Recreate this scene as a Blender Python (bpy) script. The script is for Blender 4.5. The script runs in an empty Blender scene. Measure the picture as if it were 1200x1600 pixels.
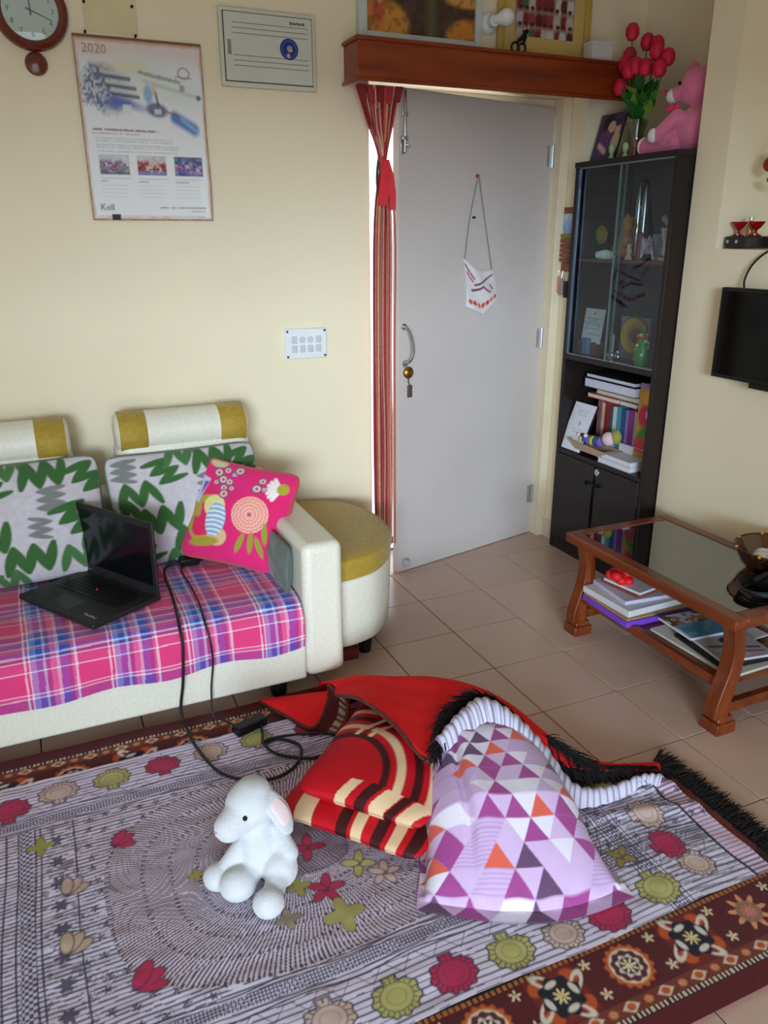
import bpy, bmesh, math, random
import numpy as np
from mathutils import Matrix, Vector
random.seed(7); RNG = np.random.default_rng(7)
PI = math.pi
S = bpy.context.scene
COL = S.collection

# ---------------------------------------------------------------- camera
cam = bpy.data.cameras.new('camera'); cam_o = bpy.data.objects.new('camera', cam); COL.objects.link(cam_o)
cam.sensor_fit = 'VERTICAL'; cam.sensor_height = 36.0; cam.sensor_width = 27.0; cam.lens = 27.587
cam.clip_start = 0.02; cam.clip_end = 100
cam_o.matrix_world = Matrix(((0.91273, 0.137693, -0.384661, -1.6956),
                             (-0.408548, 0.299611, -0.862161, -3.0477),
                             (-0.003465, 0.944073, 0.329719, 1.4829),
                             (0, 0, 0, 1)))
S.camera = cam_o

# ---------------------------------------------------------------- world, light, exposure
W = bpy.data.worlds.new('sky'); S.world = W; W.use_nodes = True
bg = W.node_tree.nodes['Background']; bg.inputs[0].default_value = (0.80, 0.90, 1.0, 1); bg.inputs[1].default_value = 1.7

YR0 = -4.1
def area(name, loc, rot, sx, sy, power, color, spread=PI):
    l = bpy.data.lights.new(name, 'AREA'); l.shape = 'RECTANGLE'; l.size = sx; l.size_y = sy
    l.energy = power; l.color = color; l.spread = spread
    o = bpy.data.objects.new(name, l); COL.objects.link(o); o.location = loc; o.rotation_euler = rot
    return o
# daylight thrown back by the bright sky and houses opposite, entering by the wide balcony door behind the photographer
area('balcony_daylight', (-8.6, -20.0, 3.55), (math.radians(90), 0, math.radians(-20)), 8.0, 3.3, 2500, (0.69, 0.86, 1.0))

S.view_settings.view_transform = 'Standard'; S.view_settings.look = 'None'
S.view_settings.exposure = 0.76; S.view_settings.gamma = 1.0; S.view_settings.use_curve_mapping = False

# ---------------------------------------------------------------- colour and material helpers
def lin(r, g=None, b=None):
    c = np.array((r, g, b) if g is not None else r, dtype=float) / 255.0
    return np.where(c <= 0.04045, c / 12.92, ((c + 0.055) / 1.055) ** 2.4)
def rgba(c): c = lin(c); return (c[0], c[1], c[2], 1)
MATS = {}
def mat(name, rgb, rough=0.6, metal=0.0, var=0.06, scale=8.0, bump=0.0, bscale=60.0, spec=0.5, coat=0.0, sheen=0.0,
        stretch=(1, 1, 1), attr=None, trans=0.0, ior=1.45, rgb2=None, detail=4.0):
    if name in MATS: return MATS[name]
    m = bpy.data.materials.new(name); m.use_nodes = True; nt = m.node_tree; N = nt.nodes; L = nt.links
    p = N['Principled BSDF']
    p.inputs['Roughness'].default_value = rough; p.inputs['Metallic'].default_value = metal
    p.inputs['Specular IOR Level'].default_value = spec; p.inputs['Coat Weight'].default_value = coat
    p.inputs['Sheen Weight'].default_value = sheen; p.inputs['Transmission Weight'].default_value = trans
    p.inputs['IOR'].default_value = ior
    tc = N.new('ShaderNodeTexCoord'); mp = N.new('ShaderNodeMapping'); mp.inputs['Scale'].default_value = stretch
    L.new(tc.outputs['Object'], mp.inputs['Vector'])
    nz = N.new('ShaderNodeTexNoise'); nz.inputs['Scale'].default_value = scale; nz.inputs['Detail'].default_value = detail
    L.new(mp.outputs['Vector'], nz.inputs['Vector'])
    if attr:
        at = N.new('ShaderNodeAttribute'); at.attribute_name = attr
        mx = N.new('ShaderNodeMix'); mx.data_type = 'RGBA'; mx.blend_type = 'MULTIPLY'; mx.inputs['Factor'].default_value = 1.0
        rp = N.new('ShaderNodeMapRange'); rp.inputs['To Min'].default_value = 1 - var; rp.inputs['To Max'].default_value = 1 + var
        L.new(nz.outputs['Fac'], rp.inputs['Value'])
        L.new(at.outputs['Color'], mx.inputs['A']); L.new(rp.outputs['Result'], mx.inputs['B']); L.new(mx.outputs['Result'], p.inputs['Base Color'])
    else:
        cr = N.new('ShaderNodeValToRGB')
        a = lin(rgb); b2 = lin(rgb2) if rgb2 else np.clip(a * (1 + var), 0, 1)
        a2 = a if rgb2 else a * (1 - var)
        cr.color_ramp.elements[0].position = 0.3; cr.color_ramp.elements[1].position = 0.7
        cr.color_ramp.elements[0].color = (*a2, 1); cr.color_ramp.elements[1].color = (*b2, 1)
        L.new(nz.outputs['Fac'], cr.inputs['Fac']); L.new(cr.outputs['Color'], p.inputs['Base Color'])
    if bump > 0:
        n2 = N.new('ShaderNodeTexNoise'); n2.inputs['Scale'].default_value = bscale; n2.inputs['Detail'].default_value = 3
        L.new(mp.outputs['Vector'], n2.inputs['Vector'])
        bp = N.new('ShaderNodeBump'); bp.inputs['Strength'].default_value = bump; bp.inputs['Distance'].default_value = 0.004
        L.new(n2.outputs['Fac'], bp.inputs['Height']); L.new(bp.outputs['Normal'], p.inputs['Normal'])
    MATS[name] = m; return m
def wood(name, a, b, rough=0.35, axis=(1, 12, 12), coat=0.2): return mat(name, a, rough, rgb2=b, scale=3.0, stretch=axis, coat=coat, bump=0.05, bscale=12, detail=6)
def glass(name, rgb, rough=0.02, alpha=0.18, spec=0.5):
    if name in MATS: return MATS[name]
    m = bpy.data.materials.new(name); m.use_nodes = True; nt = m.node_tree; N = nt.nodes; L = nt.links
    N.remove(N['Principled BSDF']); out = N['Material Output']
    t = N.new('ShaderNodeBsdfTransparent'); t.inputs[0].default_value = rgba(rgb)
    g = N.new('ShaderNodeBsdfGlossy'); g.inputs['Roughness'].default_value = rough; g.inputs[0].default_value = (1, 1, 1, 1)
    fr = N.new('ShaderNodeFresnel'); ge = N.new('ShaderNodeNewGeometry'); mi = N.new('ShaderNodeMath'); mi.operation = 'MULTIPLY_ADD'
    mi.inputs[1].default_value = 1 / 1.5 - 1.5; mi.inputs[2].default_value = 1.5; L.new(ge.outputs['Backfacing'], mi.inputs[0]); L.new(mi.outputs[0], fr.inputs[0])
    mr = N.new('ShaderNodeMath'); mr.operation = 'MULTIPLY_ADD'; mr.inputs[1].default_value = 0.9; mr.inputs[2].default_value = alpha - 0.04
    mr.use_clamp = True
    mx = N.new('ShaderNodeMixShader')
    fm = N.new('ShaderNodeMath'); fm.operation = 'SUBTRACT'; fm.inputs[0].default_value = 1.0; L.new(ge.outputs['Backfacing'], fm.inputs[1]); mm = N.new('ShaderNodeMath'); mm.operation = 'MULTIPLY'; L.new(mr.outputs[0], mm.inputs[0]); L.new(fm.outputs[0], mm.inputs[1]); L.new(fr.outputs[0], mr.inputs[0]); L.new(mm.outputs[0], mx.inputs[0]); L.new(t.outputs[0], mx.inputs[1]); L.new(g.outputs[0], mx.inputs[2]); L.new(mx.outputs[0], out.inputs[0])
    MATS[name] = m; return m

# ---------------------------------------------------------------- mesh helpers
WM = {}
def unit(v): v = np.asarray(v, float); return v / np.linalg.norm(v)
def frame_of(d):
    d = unit(d); a = np.array((0, 0, 1.)) if abs(d[2]) < 0.9 else np.array((1., 0, 0))
    x = unit(np.cross(a, d)); return x, np.cross(d, x), d
class MB:
    def __init__(s): s.v = []; s.f = []
    def add(s, V, F):
        n = len(s.v); s.v += [tuple(map(float, p)) for p in V]; s.f += [tuple(i + n for i in q) for q in F]; return s
    def box(s, a, b):
        x0, y0, z0 = a; x1, y1, z1 = b
        return s.add([(x0, y0, z0), (x1, y0, z0), (x1, y1, z0), (x0, y1, z0), (x0, y0, z1), (x1, y0, z1), (x1, y1, z1), (x0, y1, z1)],
                     [(0, 3, 2, 1), (4, 5, 6, 7), (0, 1, 5, 4), (1, 2, 6, 5), (2, 3, 7, 6), (3, 0, 4, 7)])
    def prism(s, poly, lo, hi, axis='z'):
        n = len(poly)
        def P(p, h): return {'z': (p[0], p[1], h), 'y': (p[0], h, p[1]), 'x': (h, p[0], p[1])}[axis]
        V = [P(p, lo) for p in poly] + [P(p, hi) for p in poly]
        F = [tuple(range(n - 1, -1, -1)), tuple(range(n, 2 * n))] + [(i, (i + 1) % n, n + (i + 1) % n, n + i) for i in range(n)]
        return s.add(V, F)
    def cyl(s, p0, p1, r0, r1=None, n=16, caps=True):
        r1 = r0 if r1 is None else r1
        p0 = np.array(p0, float); p1 = np.array(p1, float); x, y, _ = frame_of(p1 - p0)
        V = []
        for p, r in ((p0, r0), (p1, r1)):
            for k in range(n): a = 2 * PI * k / n; V.append(p + r * (math.cos(a) * x + math.sin(a) * y))
        F = [(k, (k + 1) % n, n + (k + 1) % n, n + k) for k in range(n)]
        if caps: F += [tuple(range(n - 1, -1, -1)), tuple(range(n, 2 * n))]
        return s.add(V, F)
    def tube(s, pts, r, n=8, closed=False):
        pts = np.array(pts, float); m = len(pts); rr = np.full(m, r) if np.isscalar(r) else np.array(r)
        T = np.gradient(pts, axis=0) if not closed else np.roll(pts, -1, 0) - np.roll(pts, 1, 0)
        x, y, _ = frame_of(T[0]); V = []
        for i in range(m):
            t = unit(T[i]); x = unit(x - t * (x @ t)); y = np.cross(t, x)
            for k in range(n): a = 2 * PI * k / n; V.append(pts[i] + rr[i] * (math.cos(a) * x + math.sin(a) * y))
        F = []
        for i in range(m if closed else m - 1):
            j = (i + 1) % m
            F += [(i * n + k, i * n + (k + 1) % n, j * n + (k + 1) % n, j * n + k) for k in range(n)]
        if not closed: F += [tuple(range(n - 1, -1, -1)), tuple((m - 1) * n + k for k in range(n))]
        return s.add(V, F)
    def lathe(s, prof, c=(0, 0, 0), n=24):
        V = []; F = []
        for r, z in prof:
            for k in range(n): a = 2 * PI * k / n; V.append((c[0] + r * math.cos(a), c[1] + r * math.sin(a), c[2] + z))
        m = len(prof)
        for i in range(m - 1): F += [(i * n + k, i * n + (k + 1) % n, (i + 1) * n + (k + 1) % n, (i + 1) * n + k) for k in range(n)]
        if prof[0][0] > 1e-6: F.append(tuple(range(n - 1, -1, -1)))
        if prof[-1][0] > 1e-6: F.append(tuple((m - 1) * n + k for k in range(n)))
        return s.add(V, F)
    def ball(s, c, r, n=16, m=10, rot=None):
        r = (r, r, r) if np.isscalar(r) else r
        V = [(0, 0, -1)]; F = []
        for i in range(1, m):
            t = -PI / 2 + PI * i / m
            for k in range(n): a = 2 * PI * k / n; V.append((math.cos(t) * math.cos(a), math.cos(t) * math.sin(a), math.sin(t)))
        V.append((0, 0, 1)); e = len(V) - 1
        for k in range(n): F.append((0, 1 + (k + 1) % n, 1 + k)); F.append((e, e - n + k, e - n + (k + 1) % n))
        for i in range(m - 2): F += [(1 + i * n + k, 1 + i * n + (k + 1) % n, 1 + (i + 1) * n + (k + 1) % n, 1 + (i + 1) * n + k) for k in range(n)]
        V = np.array(V) * np.array(r)
        if rot is not None: V = V @ np.array(rot).T
        return s.add(V + np.array(c), F)
    def loft(s, rings, caps=True):
        m = len(rings); n = len(rings[0]); V = [p for r in rings for p in r]
        F = [(i * n + k, i * n + (k + 1) % n, (i + 1) * n + (k + 1) % n, (i + 1) * n + k) for i in range(m - 1) for k in range(n)]
        if caps: F += [tuple(range(n - 1, -1, -1)), tuple((m - 1) * n + k for k in range(n))]
        return s.add(V, F)
    def xf(s, M):
        M = np.array(M); v = np.array(s.v); s.v = [tuple(p) for p in (v @ M[:3, :3].T + M[:3, 3])]; return s
    def build(s, name, m, parent=None, bevel=0.0, seg=2, smooth=True, angle=40, sub=0, extra=None):
        me = bpy.data.meshes.new(name); me.from_pydata(s.v, [], s.f); me.update()
        return finish(name, me, m, parent, bevel, seg, smooth, angle, sub)
def finish(name, me, m, parent=None, bevel=0.0, seg=2, smooth=True, angle=40, sub=0, recalc=True):
    if recalc:
        b = bmesh.new(); b.from_mesh(me); bmesh.ops.recalc_face_normals(b, faces=b.faces); b.to_mesh(me); b.free()
    if m: me.materials.append(m)
    if smooth:
        me.polygons.foreach_set('use_smooth', [True] * len(me.polygons)); me.set_sharp_from_angle(angle=math.radians(angle))
    o = bpy.data.objects.new(name, me); COL.objects.link(o)
    if parent is None:
        co = np.empty(len(me.vertices) * 3); me.vertices.foreach_get('co', co); co = co.reshape(-1, 3)
        base = np.array(((co[:, 0].min() + co[:, 0].max()) / 2, (co[:, 1].min() + co[:, 1].max()) / 2, co[:, 2].min()))
        co -= base; me.vertices.foreach_set('co', co.ravel()); o.location = base; WM[o.name] = Matrix.Translation(base)
    else:
        o.parent = parent; o.matrix_parent_inverse = WM[parent.name].inverted(); WM[o.name] = Matrix.Identity(4)
    if bevel > 0:
        bv = o.modifiers.new('bevel', 'BEVEL'); bv.width = bevel; bv.segments = seg; bv.limit_method = 'ANGLE'; bv.angle_limit = math.radians(35)
    if sub: sb = o.modifiers.new('sub', 'SUBSURF'); sb.levels = sub; sb.render_levels = sub
    return o
def tag(o, label=None, cat=None, group=None, kind=None):
    if label: o['label'] = label
    if cat: o['category'] = cat
    if group: o['group'] = group
    if kind: o['kind'] = kind
    return o
def root(name, loc, label, cat, group=None):
    o = bpy.data.objects.new(name, None); COL.objects.link(o); o.location = loc; o.empty_display_size = 0.05
    WM[o.name] = Matrix.Translation(loc); return tag(o, label, cat, group)
def gridmesh(name, P, C, m, parent=None, keep=None, P2=None, C2=None, smooth=True):
    """P: (nu,nv,3) points, C: (nu,nv,3) linear colours; optional second face sheet for closed cushions"""
    def quads(nu, nv, off, flip):
        i = np.arange(nu - 1)[:, None] * nv + np.arange(nv - 1)[None, :]
        q = np.stack((i, i + nv, i + nv + 1, i + 1), -1).reshape(-1, 4) + off
        return q[:, ::-1] if flip else q
    nu, nv = P.shape[:2]; V = P.reshape(-1, 3); Cc = C.reshape(-1, 3); Q = quads(nu, nv, 0, False)
    if keep is not None: Q = Q[keep[:-1, :-1].ravel() & keep[1:, 1:].ravel() & keep[1:, :-1].ravel() & keep[:-1, 1:].ravel()]
    if P2 is not None:
        Q = np.vstack((Q, quads(nu, nv, len(V), True))); V = np.vstack((V, P2.reshape(-1, 3))); Cc = np.vstack((Cc, C2.reshape(-1, 3)))
    used = np.zeros(len(V), bool); used[Q.ravel()] = True; ix = np.cumsum(used) - 1; V = V[used]; Cc = Cc[used]; Q = ix[Q]
    me = bpy.data.meshes.new(name); me.vertices.add(len(V)); me.vertices.foreach_set('co', V.ravel())
    me.loops.add(Q.size); me.polygons.add(len(Q)); me.loops.foreach_set('vertex_index', Q.ravel().astype(np.int32))
    me.polygons.foreach_set('loop_start', np.arange(0, Q.size, 4, dtype=np.int32)); me.update(calc_edges=True)
    ca = me.color_attributes.new('print', 'FLOAT_COLOR', 'POINT')
    ca.data.foreach_set('color', np.hstack((Cc, np.ones((len(Cc), 1)))).ravel().astype(np.float32))
    return finish(name, me, m, parent, smooth=smooth, angle=60, recalc=False)
def text(name, body, size, loc, rot, m, parent, align='LEFT', ext=0.0004, sx=1.0):
    c = bpy.data.curves.new(name, 'FONT'); c.body = body; c.size = size; c.extrude = ext; c.align_x = align; c.resolution_u = 2
    o = bpy.data.objects.new(name, c); COL.objects.link(o)
    o.matrix_world = Matrix.Translation(loc) @ rot.to_4x4() @ Matrix.Diagonal((sx, 1, 1, 1)); bpy.context.view_layer.update()
    me = bpy.data.meshes.new_from_object(o.evaluated_get(bpy.context.evaluated_depsgraph_get())); me.transform(o.matrix_world)
    bpy.data.objects.remove(o); me.name = name
    return finish(name, me, m, parent, smooth=False, recalc=False)
ROT_A = Matrix(((1, 0, 0), (0, 0, -1), (0, 1, 0)))       # text on wall A (faces -y)
ROT_B = Matrix(((0, 0, -1), (-1, 0, 0), (0, 1, 0)))      # text on a face that looks along -x

# ---------------------------------------------------------------- print helpers (numpy)
def sm(d, w): return np.clip(0.5 - d / w, 0, 1)
def over(img, m, c): m = m[..., None]; img *= (1 - m); img += m * (c if isinstance(c, np.ndarray) and c.shape == (3,) else lin(c))
def ell(x, y, cx, cy, rx, ry, a=0.0):
    ca, sa = math.cos(a), math.sin(a); u = (x - cx) * ca + (y - cy) * sa; v = -(x - cx) * sa + (y - cy) * ca
    return (np.sqrt((u / rx) ** 2 + (v / ry) ** 2) - 1) * min(rx, ry)
def seg(x, y, x0, y0, x1, y1):
    dx, dy = x1 - x0, y1 - y0; t = np.clip(((x - x0) * dx + (y - y0) * dy) / (dx * dx + dy * dy + 1e-12), 0, 1)
    return np.hypot(x - x0 - t * dx, y - y0 - t * dy)
def rect(x, y, x0, y0, x1, y1): return np.maximum(np.maximum(x0 - x, x - x1), np.maximum(y0 - y, y - y1))
def poly(x, y, pts):
    d = np.full(x.shape, 1e9); ins = np.zeros(x.shape, bool); n = len(pts)
    for i in range(n):
        (x0, y0), (x1, y1) = pts[i], pts[(i + 1) % n]; d = np.minimum(d, seg(x, y, x0, y0, x1, y1))
        c = ((y0 > y) != (y1 > y)) & (x < (x1 - x0) * (y - y0) / (y1 - y0 + 1e-12) + x0); ins ^= c
    return np.where(ins, -d, d)
def vnoise(x, y, s, seed=0):
    r = np.random.default_rng(seed); G = r.random((64, 64)); X = x / s; Y = y / s
    xi = np.floor(X).astype(int); yi = np.floor(Y).astype(int); fx = X - xi; fy = Y - yi; fx = fx * fx * (3 - 2 * fx); fy = fy * fy * (3 - 2 * fy)
    g = lambda a, b: G[a % 64, b % 64]
    return (g(xi, yi) * (1 - fx) + g(xi + 1, yi) * fx) * (1 - fy) + (g(xi, yi + 1) * (1 - fx) + g(xi + 1, yi + 1) * fx) * fy
def spline(pts, n=60, closed=False):
    p = np.array(pts, float)
    if closed: p = np.vstack((p[-1:], p, p[:2]))
    else: p = np.vstack((2 * p[0] - p[1], p, 2 * p[-1] - p[-2]))
    m = len(p) - 3; t = np.linspace(0, m, n, endpoint=not closed); i = np.minimum(t.astype(int), m - 1); f = (t - i)[:, None]
    a, b, c, d = p[i], p[i + 1], p[i + 2], p[i + 3]
    return 0.5 * (2 * b + (c - a) * f + (2 * a - 5 * b + 4 * c - d) * f ** 2 + (3 * b - 3 * c + d - a) * f ** 3)

# ================================================================ THE ROOM
YA = 0.04; XB = 0.68; XC = 0.93; XL = -3.3; YR = YR0; HC = 2.72; TILE = 0.305
m_wall = mat('cream_wall_paint', (234, 221, 191), 0.75, var=0.025, scale=2.5, bump=0.04, bscale=45)
m_ceil = mat('white_ceiling_paint', (236, 232, 220), 0.9, var=0.02)
m_tile = mat('beige_ceramic_tile', (200, 170, 154), 0.22, var=0.05, scale=3.0, bump=0.01, bscale=10, spec=0.5)
m_grout = mat('dark_grout', (70, 48, 38), 0.9)
m_skirt = mat('pale_skirting_tile', (212, 200, 180), 0.35, var=0.03)
def struct(o): o['kind'] = 'structure'; return o
floor = struct(MB().box((XL - .1, YR - .1, -0.12), (XC + .1, 0.32, -0.004)).build('floor', m_grout))
# every floor tile on its own; alike tiles share one mesh
tm = MB().box((0.0019, 0.0019, -0.004), (TILE - 0.0019, TILE - 0.0019, 0.0)).build('tile', m_tile, floor, bevel=0.0008, seg=1)
tmesh = tm.data; first = True
for i in range(-11, 4):
    for j in range(-1, 15):
        x0, x1 = i * TILE, (i + 1) * TILE; y1, y0 = -j * TILE, -(j + 1) * TILE
        cx0, cx1 = max(x0, XL), min(x1, XC); cy0, cy1 = max(y0, YR), min(y1, 0.28)
        if cy0 >= YA - .01 : cx0, cx1 = max(cx0, -0.38), min(cx1, 0.66)
        if cx1 - cx0 < .01 or cy1 - cy0 < .01: continue
        if cx0 > XB and cy1 < -0.6: continue
        o = tm if first else tm.copy()
        if not first: COL.objects.link(o); o.parent = floor; o.matrix_parent_inverse = tm.matrix_parent_inverse
        o.location = (cx0, cy0, 0); o.scale = ((cx1 - cx0) / TILE, (cy1 - cy0) / TILE, 1); first = False
struct(MB().box((XL - .1, YR - .1, HC), (XC + .1, 0.3, HC + .12)).build('ceiling', m_ceil))
DX0, DX1, DTOP = -0.376, 0.655, 2.065
wa = MB().box((XL - .1, YA, -.1), (DX0, 0.27, HC)).box((DX1, YA, -.1), (XC + .12, 0.27, HC)).box((DX0, YA, DTOP), (DX1, 0.27, HC))
struct(wa.build('wall_back', m_wall, smooth=False))
# right wall: recess with the bookcase, then the main face with an open niche
NY0, NY1, NZ0, NZ1 = -0.748, -2.1, 1.44, 2.45
wr = MB().box((XC, -0.60, -.1), (XC + .12, YA, HC)).box((XB, -0.66, -.1), (XC + .12, -0.60, HC))
wr.box((XB, YR, -.1), (XC + .12, -0.66, NZ0)).box((XB, YR, NZ1), (XC + .12, -0.66, HC)).box((XB, NY0, NZ0), (XC + .12, -0.66, NZ1)).box((XB, YR, NZ0), (XC + .12, NY1, NZ1)).box((XC + .02, NY1, NZ0), (XC + .12, NY0, NZ1))
struct(wr.build('wall_right', m_wall, smooth=False))
struct(MB().box((XL - .12, YR, -.1), (XL, YA, HC)).build('wall_left', m_wall, smooth=False))
# wall behind the photographer, with the opening of the balcony door, and the partition beside it
wf = MB().box((XL, YR - .15, -.1), (-3.1, YR, HC)).box((-.75, YR - .15, -.1), (XC, YR, HC)).box((-3.1, YR - .15, 2.02), (-.75, YR, HC))
struct(wf.build('wall_front', m_wall, smooth=False))
struct(MB().box((XL, YA - .012, 0), (DX0, YA, .095)).build('baseboard_back', m_skirt, bevel=.002))
struct(MB().box((XB - .012, YR, 0), (XB, -0.6, .095)).build('baseboard_right', m_skirt, bevel=.002))
struct(MB().box((.643, .045, 0), (.655, .15, .095)).box((DX1 - .012, YA - .012, 0), (XC, YA, .095)).build('baseboard_doorway', m_skirt, bevel=.002))
m_frame = mat('cream_door_frame_paint', (222, 208, 178), 0.5, var=0.03)
fr = MB().box((.608, .15, 0), (DX1, .27, DTOP)).box((DX0, .21, 0), (DX0 + .03, .27, DTOP)).box((DX0 + .03, .22, 1.99), (.608, .27, DTOP))
struct(fr.build('trim_1', m_frame, bevel=.003))
# ================================================================ DOOR (ajar, hinged on the right)
m_door = mat('grey_painted_door', (196, 186, 182), 0.45, var=0.03, scale=3, bump=0.03, bscale=30)
m_steel = mat('brushed_steel', (190, 192, 196), 0.3, metal=1.0, var=0.05)
m_brass = mat('aged_brass', (150, 112, 50), 0.35, metal=0.9, var=0.1)
m_black = mat('black_plastic', (14, 14, 16), 0.35, var=0.2, spec=.3)
m_white = mat('white_plastic', (226, 228, 230), 0.4, var=0.02)
DA = np.array((-0.265, 0.007)); DB = np.array((0.605, 0.2115)); dl = np.linalg.norm(DB - DA); dt = (DB - DA) / dl; dn = np.array((dt[1], -dt[0]))
DM = Matrix(((dt[0], -dn[0], 0, DA[0]), (dt[1], -dn[1], 0, DA[1]), (0, 0, 1, 0), (0, 0, 0, 1)))   # local x along leaf, -y towards the room
door = struct(MB().box((0, 0, .003), (dl, .036, 2.03)).xf(DM).build('door_1', m_door, bevel=.002))
def dpart(name, b, m, **k): return b.xf(DM).build(name, m, door, **k)
for z in (1.83, 1.02, 0.22):
    dpart('hinge', MB().cyl((dl - .004, -.006, z - .048), (dl - .004, -.006, z + .048), .007, n=10).box((dl - .035, -.003, z - .045), (dl - .006, 0.001, z + .045)), m_steel)
dpart('tower_bolt', MB().cyl((.022, -.014, 1.80), (.022, -.014, 2.02), .006, n=10).box((.010, -.004, 1.795), (.034, 0, 1.86)).box((.010, -.02, 1.845), (.034, 0, 1.857)).box((.010, -.02, 1.93), (.034, 0, 1.942)).cyl((.022, -.014, 1.83), (.040, -.024, 1.822), .005, n=8), m_steel, bevel=.001)
hp = spline([(.030, 0, 1.128), (.032, -.03, 1.118), (.046, -.042, 1.07), (.050, -.042, 1.02), (.040, -.03, .985), (.036, 0, .975)], 30)
dpart('pull_handle', MB().tube(hp, .0065, 8).cyl((.030, 0, 1.128), (.030, -.006, 1.128), .014, n=14).cyl((.036, 0, .972), (.036, -.006, .972), .016, n=6), m_steel)
dpart('door_knob', MB().lathe([(.0, 0), (.024, 0), (.026, .01), (.022, .016), (.010, .02), (.010, .024), (0, .024)], n=24).xf(Matrix.Translation((.052, -.0, .933)) @ Matrix.Rotation(PI / 2, 4, 'X')), m_brass)
dpart('key_tag', MB().tube([(.050, -.012, .908), (.046, -.016, .895), (.052, -.014, .884), (.060, -.012, .876)], .003, 6).box((.046, -.016, .826), (.068, -.008, .878)), mat('dark_key_tag', (86, 66, 62), .5), bevel=.002)
dpart('door_bumper', MB().lathe([(.0, 0), (.020, 0), (.020, .018), (.014, .03), (0, .032)], n=20).xf(Matrix.Translation((.040, 0, .048)) @ Matrix.Rotation(PI / 2, 4, 'X')), mat('grey_rubber', (170, 166, 168), .6))
dpart('nail', MB().cyl((.412, 0, 1.565), (.412, -.012, 1.565), .005, n=8), mat('dark_iron', (50, 48, 50), .5, metal=.6))
# embroidered pouch hanging on the door from a red pin
pouch = root('hanging_pouch', tuple((DM @ Vector((.46, -.01, 1.14)))), 'small embroidered white cloth pouch hanging by a cord on the grey door', 'pouch')
def ppart(name, b, m, **k): return b.xf(DM).build(name, m, pouch, **k)
n = 64; U, V = np.meshgrid(np.linspace(0, 1, n), np.linspace(0, 1, n), indexing='ij')
tl, tr, br, bl = np.array((.355, 1.398)), np.array((.528, 1.345)), np.array((.578, 1.225)), np.array((.375, 1.20))
X = (tl[0] * (1 - U) + tr[0] * U) * V + (bl[0] * (1 - U) + br[0] * U) * (1 - V); Z = (tl[1] * (1 - U) + tr[1] * U) * V + (bl[1] * (1 - U) + br[1] * U) * (1 - V)
Z = Z - (1 - V) ** 2 * .055 * (1 - np.abs(2 * U - .9)).clip(0, 1) - .028 * V * np.sin(PI * U) ; Yf = -.012 - .014 * np.sin(PI * U) * (1 - V * .6) - .003 * np.sin(9 * U + 5 * V)
C = np.ones((n, n, 3)) * lin(214, 206, 206)
for (a, b, c, d, w, cc) in [(.05, .9, .3, .7, .05, (120, 60, 80)), (.3, .55, .7, .75, .05, (95, 60, 100)), (.7, .75, .95, .85, .05, (110, 50, 60)), (.2, .4, .55, .55, .05, (100, 40, 70)), (.55, .55, .75, .35, .05, (140, 60, 80)), (.1, .75, .25, .62, .06, (170, 100, 110)), (.8, .55, .85, .4, .04, (80, 60, 90))]:
    over(C, sm(seg(U, V, a, b, c, d) - w * .5, .03), cc)
for k in range(7): over(C, sm(ell(U, V, .12 + k * .125, .14 + .01 * (k % 2), .055, .05), .03), [(190, 70, 60), (176, 50, 56), (205, 110, 80)][k % 3])
M4 = np.array(DM)
def toD(P): return P @ M4[:3, :3].T + M4[:3, 3]
m_print = mat('printed_cloth', (255, 255, 255), .85, attr='print', var=.06, scale=40, bump=.08, bscale=220, sheen=.2)
m_paper = mat('printed_paper', (255, 255, 255), .55, attr='print', var=.02, scale=10)
gridmesh('pouch_bag', toD(np.stack((X, Yf, Z), -1)), C, m_print, pouch, P2=toD(np.stack((X, Yf * 0 - .003, Z), -1)), C2=C)
ppart('cord', MB().tube([(.358, -.014, 1.396), (.385, -.008, 1.56), (.424, -.012, 1.731)], .0018, 6).tube([(.428, -.012, 1.731), (.49, -.008, 1.5), (.525, -.014, 1.347)], .0018, 6), mat('grey_cord', (138, 124, 116), .8))
ppart('push_pin', MB().cyl((.426, 0, 1.731), (.426, -.012, 1.731), .0075, .006, n=10), mat('red_pin', (170, 40, 50), .4))

# safety grille outside, only glimpsed in the gap
gr = root('safety_grille', (-.30, .33, 0), 'black wrought iron grille outside, glimpsed in the gap beside the door', 'grille')
m_iron = mat('black_iron', (14, 16, 15), .5, metal=.4)
for x0 in (-.375, -.29, -.20):
    zz = np.linspace(.02, 2.0, 90); MB().tube(np.stack((x0 + .016 * np.sin(zz * 2 * PI / .46), zz * 0 + .33, zz), -1), .006, 6).build('scroll_bar', m_iron, gr)
for z in (.02, 1.98): MB().box((-.40, .322, z), (.60, .338, z + .03)).build('cross_rail', m_iron, gr)

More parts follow.
